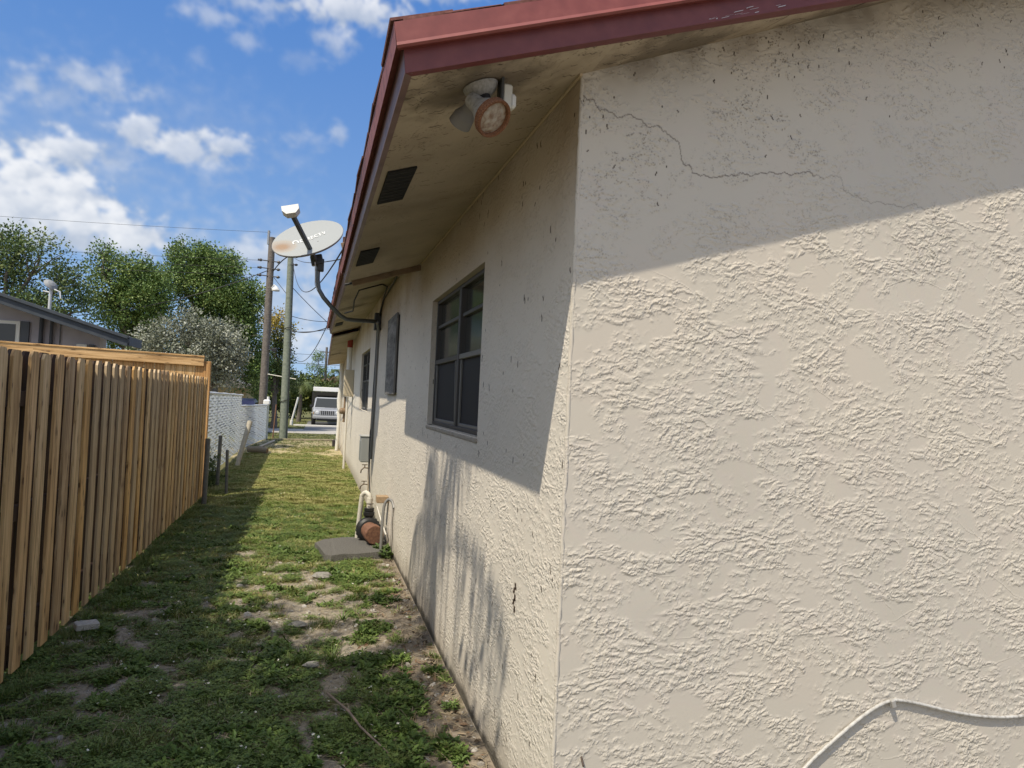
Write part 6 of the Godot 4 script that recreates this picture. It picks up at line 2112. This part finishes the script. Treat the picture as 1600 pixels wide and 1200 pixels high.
	tag(put("thin_wire", m.mesh(), M(0.08, 0.07, 0.06, 0.7)), "thin dark wire hanging from the hooked conduit's tip to the soil", "wire")

# ---------------------------------------------------------------- grass and weeds
func blade(m: MB, o: Vector3, d: Vector3, h: float, w: float, bend: float, shade: float) -> void:
	var side := d.cross(Vector3.UP).normalized() * w
	var p1 := o + Vector3.UP * h * 0.55 + d * bend * 0.35
	var p2 := o + Vector3.UP * h * (1.0 - bend * 0.3 / maxf(h, 0.01) * 0.3) + d * bend
	m.col = Color(shade, shade, shade)
	m.tri(o - side, o + side, p1 + side * 0.8)
	m.tri(o - side, p1 + side * 0.8, p1 - side * 0.8)
	m.tri(p1 - side * 0.8, p1 + side * 0.8, p2)

func tuft(s: int, n: int, h: float, spread: float) -> ArrayMesh:
	var r := RandomNumberGenerator.new()
	r.seed = s
	var m := MB.new()
	for i in n:
		var t := r.randf() * TAU
		var d := Vector3(cos(t), 0, sin(t))
		blade(m, d * r.randf() * spread + Vector3(0, -0.006, 0), d, h * r.randf_range(0.5, 1.15), r.randf_range(0.0013, 0.0026), h * r.randf_range(0.2, 1.1), r.randf_range(0.7, 1.2))
	return m.mesh()

func mat_leaves(s: int) -> ArrayMesh:
	var r := RandomNumberGenerator.new()
	r.seed = s
	var m := MB.new()
	for i in 16:
		var t := r.randf() * TAU
		var o := Vector3(cos(t), 0, sin(t)) * 0.05 * sqrt(r.randf()) + Vector3(0, r.randf_range(0.006, 0.030), 0)
		var k := r.randf_range(0.65, 1.3)
		m.col = Color(k, k, k * 0.95)
		var t0 := r.randf() * TAU
		for j in 3:
			var d := Vector3(cos(t0 + j * 2.1), r.randf_range(-0.1, 0.35), sin(t0 + j * 2.1)) * r.randf_range(0.008, 0.013)
			var sd := d.cross(Vector3.UP).normalized() * d.length() * 0.45
			m.tri(o, o + d * 0.6 + sd, o + d)
			m.tri(o, o + d, o + d * 0.6 - sd)
	return m.mesh()

func weed(s: int, n: int, size: float, flat: float) -> ArrayMesh:
	var r := RandomNumberGenerator.new()
	r.seed = s
	var m := MB.new()
	for i in n:
		var t := r.randf() * TAU
		var d := Vector3(cos(t), r.randf_range(flat, flat + 0.7), sin(t)).normalized()
		var o := Vector3(d.x * 0.3, 0.0, d.z * 0.3) * size * r.randf() + Vector3(0, r.randf() * size * 0.55, 0)
		var L := size * r.randf_range(0.45, 0.95)
		var side := d.cross(Vector3.UP).normalized() * L * r.randf_range(0.20, 0.30)
		var k := r.randf_range(0.7, 1.25)
		m.col = Color(k, k, k * 0.95)
		var a := o + d * L * 0.38
		var tip := o + d * L + Vector3(0, -L * 0.18, 0)
		var dip := Vector3(0, -L * 0.07, 0)
		m.tri(o, a + side + dip * -1.0, tip)
		m.tri(o, tip, a - side - dip)
	return m.mesh()

func gy(x: float, z: float) -> float:
	var y := ground_y(x, z)
	if x > -2.1 and x < 1.3 and z < -1.9 and z > -24.0:
		y += bump2.get_noise_2d(x, z) * 0.022 - 0.012
	return y

var bump2 := fnl(77, 2.2, 3)

func build_grass() -> void:
	var r := RandomNumberGenerator.new()
	r.seed = 4242
	var gm := leaf_mat(0.35, 0.6)
	var tufts := [tuft(1, 8, 0.030, 0.030), tuft(2, 9, 0.038, 0.034), tuft(3, 8, 0.022, 0.036)]
	var xs := [[], [], []]
	var cs := [[], [], []]
	var tone := fnl(75, 0.9, 3)
	for i in 240000:
		var u := r.randf()
		var z := -1.9 - 4.6 * u if i < 80000 else -6.5 - 17.0 * u
		var x := r.randf_range(-1.68, 0.87)
		var t := turf(x, z)
		if r.randf() > t * t * lerpf(0.62, 1.2, smoothstep(5.5, 8.0, -z)): continue
		var k := r.randi() % 3
		var far := smoothstep(6.0, 16.0, -z)
		var s := r.randf_range(0.6, 1.2) * (1.0 + 0.25 * far) * clampf(0.95 + tone.get_noise_2d(x * 3.0 + 9.0, z * 3.0) * (1.1 - 0.8 * far), 0.5, 1.6)
		xs[k].append(Transform3D(Basis.from_euler(Vector3(r.randfn(0, 0.12), r.randf() * TAU, r.randfn(0, 0.12))).scaled(Vector3(s * (1.0 + 0.3 * far), s * 1.15, s * (1.0 + 0.3 * far))), Vector3(x, gy(x, z), z)))
		var dry := clampf(0.30 + 0.28 * smoothstep(7.0, 13.0, -z) + tone.get_noise_2d(x, z) * 0.9 + r.randfn(0, 0.16), 0.0, 1.0)
		var c := Color(0.135, 0.205, 0.034).lerp(Color(0.34, 0.33, 0.115), dry)
		if r.randf() < 0.13: c = Color(0.40, 0.34, 0.17)
		if z > -5.6: c = c.lerp(Color(0.08, 0.125, 0.032), 0.6)  # foreground shade painted into the near blades
		cs[k].append(c)
	var sets := ["grass", "grass", "grass"]
	var glabels := ["short mown grass of the passage, mid length blades", "short mown grass of the passage, longer blades", "short mown grass of the passage, shortest blades"]
	for k in 3:
		var o := scatter(sets[k], tufts[k], gm, xs[k], cs[k])
		tag(o, glabels[k], "grass")
	# broad-leaved weeds
	var weeds := [weed(11, 12, 0.040, 0.1), weed(12, 16, 0.050, 0.25), weed(13, 9, 0.030, 0.0)]
	var wx := [[], [], []]
	var wc := [[], [], []]
	var grp := fnl(76, 1.9, 3)
	for i in 40000:
		var z := -1.9 - 8.0 * pow(r.randf(), 1.3)
		var x := r.randf_range(-1.6, 0.84)
		var g := grp.get_noise_2d(x, z) + 0.25 * smoothstep(-0.1, 0.5, x) * smoothstep(-6.0, -4.0, z) - 0.10
		g += 0.25 * smoothstep(-3.9, -3.2, z)
		if turf(x, z) < 0.18 or r.randf() > g * 2.4: continue
		var k := r.randi() % 3
		var s := r.randf_range(0.6, 1.3)
		wx[k].append(Transform3D(Basis.from_euler(Vector3(r.randfn(0, 0.15), r.randf() * TAU, r.randfn(0, 0.15))).scaled(Vector3.ONE * s), Vector3(x, gy(x, z), z)))
		wc[k].append(Color(0.065, 0.12, 0.026).lerp(Color(0.14, 0.21, 0.045), r.randf()))
	# longer blades left standing along the foot of the fence and the posts
	var ex := []
	var ec := []
	for i in 2600:
		var z := -2.0 - 10.5 * r.randf()
		var x := FX + 0.02 + absf(r.randfn(0, 0.07))
		if tone.get_noise_2d(3.0, z * 2.0) < -0.15: continue
		var sc2 := r.randf_range(1.0, 2.6)
		ex.append(Transform3D(Basis.from_euler(Vector3(r.randfn(0, 0.15), r.randf() * TAU, r.randfn(0, 0.15))).scaled(Vector3(1.0, sc2, 1.0)), Vector3(x, gy(x, z), z)))
		ec.append(Color(0.09, 0.15, 0.03).lerp(Color(0.34, 0.29, 0.13), r.randf() * r.randf()))
	tag(scatter("fence_grass", tufts[1], gm, ex, ec), "longer uncut grass along the foot of the picket fence", "grass")
	# clover-like mat of tiny leaves
	var mat3 := [mat_leaves(51), mat_leaves(52)]
	var mx3 := [[], []]
	var mc3 := [[], []]
	for i in 26000:
		var z := -1.9 - 9.0 * pow(r.randf(), 1.25)
		var x := r.randf_range(-1.66, 0.86)
		if r.randf() > turf(x, z) * turf(x, z) * (0.75 + grp.get_noise_2d(x * 1.7 + 5.0, z * 1.7) * 1.3): continue
		var k := r.randi() % 2
		mx3[k].append(Transform3D(Basis.from_euler(Vector3(r.randfn(0, 0.12), r.randf() * TAU, r.randfn(0, 0.12))).scaled(Vector3.ONE * r.randf_range(0.7, 1.3)), Vector3(x, gy(x, z), z)))
		mc3[k].append(Color(0.075, 0.13, 0.028).lerp(Color(0.17, 0.235, 0.055), r.randf()))
	for k in 2:
		tag(scatter("clover", mat3[k], gm, mx3[k], mc3[k]), ["mat of tiny clover-like leaves over the near grass, darker patches", "mat of tiny clover-like leaves over the near grass, looser patches"][k], "clover")
	for i in 60:
		var k := r.randi() % 3
		var x := r.randf_range(0.74, 0.87)
		var z := -7.6 + r.randfn(0, 0.09)
		wx[k].append(Transform3D(Basis.from_euler(Vector3(0, r.randf() * TAU, 0)).scaled(Vector3.ONE * r.randf_range(1.0, 1.7)), Vector3(x, 0.0 + r.randf() * 0.05, z)))
		wc[k].append(Color(0.06, 0.11, 0.028).lerp(Color(0.12, 0.17, 0.045), r.randf()))
	var wl := ["low broad-leaved weeds among the near grass, pointed leaves", "taller leafy weeds in the near grass by the wall", "tiny flat weeds in the near grass"]
	for k in 3:
		tag(scatter("weeds", weeds[k], gm, wx[k], wc[k]), wl[k], "weeds")
	# coarse grass clump
	var cl := thing("grass_clump", "clump of long bright blades standing in the weeds near the wall", "grass clump", Vector3(0.20, 0, -4.62))
	put("blades", tuft_long(21, 46, 0.20, 0.05), clump_mat(), cl)
	var cl2 := thing("grass_clump", "second, smaller clump of long blades just behind the first, nearer the slab", "grass clump", Vector3(0.30, 0, -5.45))
	put("blades", tuft_long(22, 30, 0.15, 0.05), clump_mat(), cl2)
	# white flowers over the weeds
	var fm := MB.new()
	for k in 5:
		var t := TAU * k / 5
		var d := Vector3(cos(t), 0.15, sin(t))
		var e := Vector3(cos(t + 0.6), 0.1, sin(t + 0.6))
		var e2 := Vector3(cos(t - 0.6), 0.1, sin(t - 0.6))
		fm.col = Color(0.80, 0.80, 0.76)
		fm.tri(Vector3(0, 0.001, 0), e * 0.007, d * 0.012)
		fm.tri(Vector3(0, 0.001, 0), d * 0.012, e2 * 0.007)
	fm.col = Color(0.55, 0.40, 0.05)
	fm.lathe(Vector3(0, 0, 0), Vector3.UP, [Vector2(0.0035, 0), Vector2(0.0025, 0.003), Vector2(0, 0.004)], 6)
	var fx := []
	var fcol := []
	for i in 95:
		var z := -2.45 - 2.3 * pow(r.randf(), 1.5)
		var x := r.randf_range(-1.0, 0.62)
		if grp.get_noise_2d(x, z) < -0.2: continue
		for k in r.randi_range(1, 3):
			fx.append(Transform3D(Basis.from_euler(Vector3(r.randfn(0.25, 0.3), r.randf() * TAU, r.randfn(0, 0.3))).scaled(Vector3.ONE * r.randf_range(0.4, 0.75)), Vector3(x + r.randfn(0, 0.02), gy(x, z) + r.randf_range(0.05, 0.09), z + r.randfn(0, 0.02))))
			fcol.append(Color(1, 1, 1))
	for i in 160:
		var z := -4.5 - 8.0 * r.randf()
		var x := r.randf_range(-1.3, 0.6)
		fx.append(Transform3D(Basis.from_euler(Vector3(0.2, r.randf() * TAU, 0)).scaled(Vector3.ONE * r.randf_range(0.5, 0.9)), Vector3(x, gy(x, z) + 0.045, z)))
		fcol.append(Color(1, 1, 1))
	tag(scatter("white_flowers", fm.mesh(), gm, fx, fcol), "tiny white weed flowers scattered over the near weeds", "flowers")
	# straw, dead leaves, grit
	var st := MB.new()
	st.col = Color(1, 1, 1)
	st.tri(Vector3(-0.05, 0.003, -0.0012), Vector3(-0.05, 0.003, 0.0012), Vector3(0.0, 0.007, 0.0018))
	st.tri(Vector3(0.0, 0.007, 0.0018), Vector3(0.06, 0.003, 0.0), Vector3(0.0, 0.007, -0.0014))
	st.tri(Vector3(-0.05, 0.003, -0.0012), Vector3(0.0, 0.007, 0.0018), Vector3(0.0, 0.007, -0.0014))
	var sx := []
	var sc := []
	for i in 17000:
		var z := -1.9 - 9.0 * pow(r.randf(), 1.4)
		var x := r.randf_range(-1.6, 0.86)
		sx.append(Transform3D(Basis.from_euler(Vector3(r.randfn(0, 0.12), r.randf() * TAU, r.randfn(0, 0.15))).scaled(Vector3.ONE * r.randf_range(0.4, 1.3)), Vector3(x, gy(x, z) + r.randf() * 0.012, z)))
		sc.append(Color(0.20, 0.15, 0.085).lerp(Color(0.42, 0.36, 0.24), r.randf()))
	tag(scatter("dry_straw", st.mesh(), gm, sx, sc), "dry straw lying between the near grass", "straw")
	var dl := MB.new()
	dl.tri(Vector3(-0.03, 0, 0), Vector3(0.0, 0.006, 0.013), Vector3(0.035, 0.010, 0))
	dl.tri(Vector3(-0.03, 0, 0), Vector3(0.035, 0.010, 0), Vector3(0.0, 0.012, -0.012))
	var lx := []
	var lc := []
	for i in 700:
		var z := -2.1 - 6.0 * pow(r.randf(), 1.3)
		var x := 0.86 - absf(r.randfn(0, 0.19))
		if r.randf() < 0.2: x = r.randf_range(-1.5, 0.6)
		lx.append(Transform3D(Basis.from_euler(Vector3(r.randfn(0, 0.35), r.randf() * TAU, r.randfn(0, 0.35))).scaled(Vector3.ONE * r.randf_range(0.3, 0.95)), Vector3(x, gy(x, z) + 0.006, z)))
		lc.append([Color(0.15, 0.095, 0.055), Color(0.20, 0.13, 0.08), Color(0.11, 0.08, 0.055), Color(0.28, 0.22, 0.15)][r.randi() % 4])
	tag(scatter("dead_leaves", dl.mesh(), gm, lx, lc), "brown dead leaves along the foot of the wall", "dead leaves")
	var pm := MB.new()
	pebble(pm, 0.012, 5)
	var px := []
	var pc := []
	for i in 2600:
		var z := -2.0 - 7.0 * r.randf()
		var x := r.randf_range(-1.5, 0.88)
		if turf(x, z) > 0.42 and r.randf() < 0.93: continue
		var s := absf(r.randfn(0, 0.55)) + 0.25
		px.append(Transform3D(Basis.from_euler(Vector3(r.randf() * 6, r.randf() * 6, 0)).scaled(Vector3.ONE * s), Vector3(x, gy(x, z) + 0.002, z)))
		pc.append(Color(0.24, 0.215, 0.18).lerp(Color(0.52, 0.50, 0.46), r.randf()))
	var gmat := StandardMaterial3D.new()
	gmat.vertex_color_use_as_albedo = true
	gmat.roughness = 0.9
	tag(scatter("grit", pm.mesh(), gmat, px, pc), "pale grit and small stones on the bare soil", "grit")
	# rough grass by the street and on the far lawn
	var fx2 := []
	var fc2 := []
	for i in 15000:
		var z := r.randf_range(-33.0, -22.5) if i < 7000 else r.randf_range(-50.0, -37.4)
		var x := r.randf_range(-6.0, 3.5)
		if z > -23.4 and x > 0.9: continue
		if z < -36.0 and x > -0.3: continue
		var t: float = turf(x, z) + 0.25 if z > -29.0 else 0.75
		if r.randf() > t: continue
		var s := r.randf_range(1.2, 2.4)
		fx2.append(Transform3D(Basis.from_euler(Vector3(r.randfn(0, 0.15), r.randf() * TAU, 0)).scaled(Vector3(s * 1.6, s, s * 1.6)), Vector3(x, ground_y(x, z), z)))
		fc2.append(Color(0.11, 0.145, 0.035).lerp(Color(0.28, 0.25, 0.11), clampf(r.randf() * 0.8 + tone.get_noise_2d(x, z) * 0.5, 0.0, 1.0)))
	tag(scatter("verge_grass", tufts[1], gm, fx2, fc2), "rough drying grass of the verges along the street", "grass")
	# tangle at the foot of the slatted fence
	var vx := []
	var vc := []
	for i in 900:
		var z := r.randf_range(-14.6, -12.3)
		var h := r.randf() * 0.75 * smoothstep(-14.6, -13.6, z)
		var x := -1.68 + r.randfn(0, 0.06)
		vx.append(Transform3D(Basis.from_euler(Vector3(r.randf() * 6, r.randf() * 6, 0)).scaled(Vector3.ONE * r.randf_range(0.7, 1.5)), Vector3(x, h * r.randf(), z)))
		vc.append(Color(0.05, 0.085, 0.025).lerp(Color(0.12, 0.16, 0.05), r.randf()))
	tag(scatter("fence_vine", weeds[0], gm, vx, vc), "thin green vine at the foot of the slatted fence", "vine")

func clump_mat() -> StandardMaterial3D:
	return leaf_mat(0.4, 0.5)

func tuft_long(s: int, n: int, h: float, spread: float) -> ArrayMesh:
	var r := RandomNumberGenerator.new()
	r.seed = s
	var m := MB.new()
	for i in n:
		var t := r.randf() * TAU
		var d := Vector3(cos(t), 0, sin(t))
		var sd := d.cross(Vector3.UP).normalized()
		var w := r.randf_range(0.003, 0.0055)
		var L := h * r.randf_range(0.55, 1.1)
		var an := r.randf_range(0.5, 1.3)
		m.col = Color(0.075, 0.13, 0.03).lerp(Color(0.15, 0.20, 0.05), r.randf())
		var p := d * r.randf() * spread
		for k in 5:
			var q := p + (d * cos(an) + Vector3.UP * sin(an)) * L / 5.0
			an -= 0.33
			var w0 := w * (1.0 - k / 5.2)
			var w1 := w * (1.0 - (k + 1) / 5.2)
			m.quad(p - sd * w0, p + sd * w0, q + sd * w1, q - sd * w1)
			p = q
	return m.mesh()
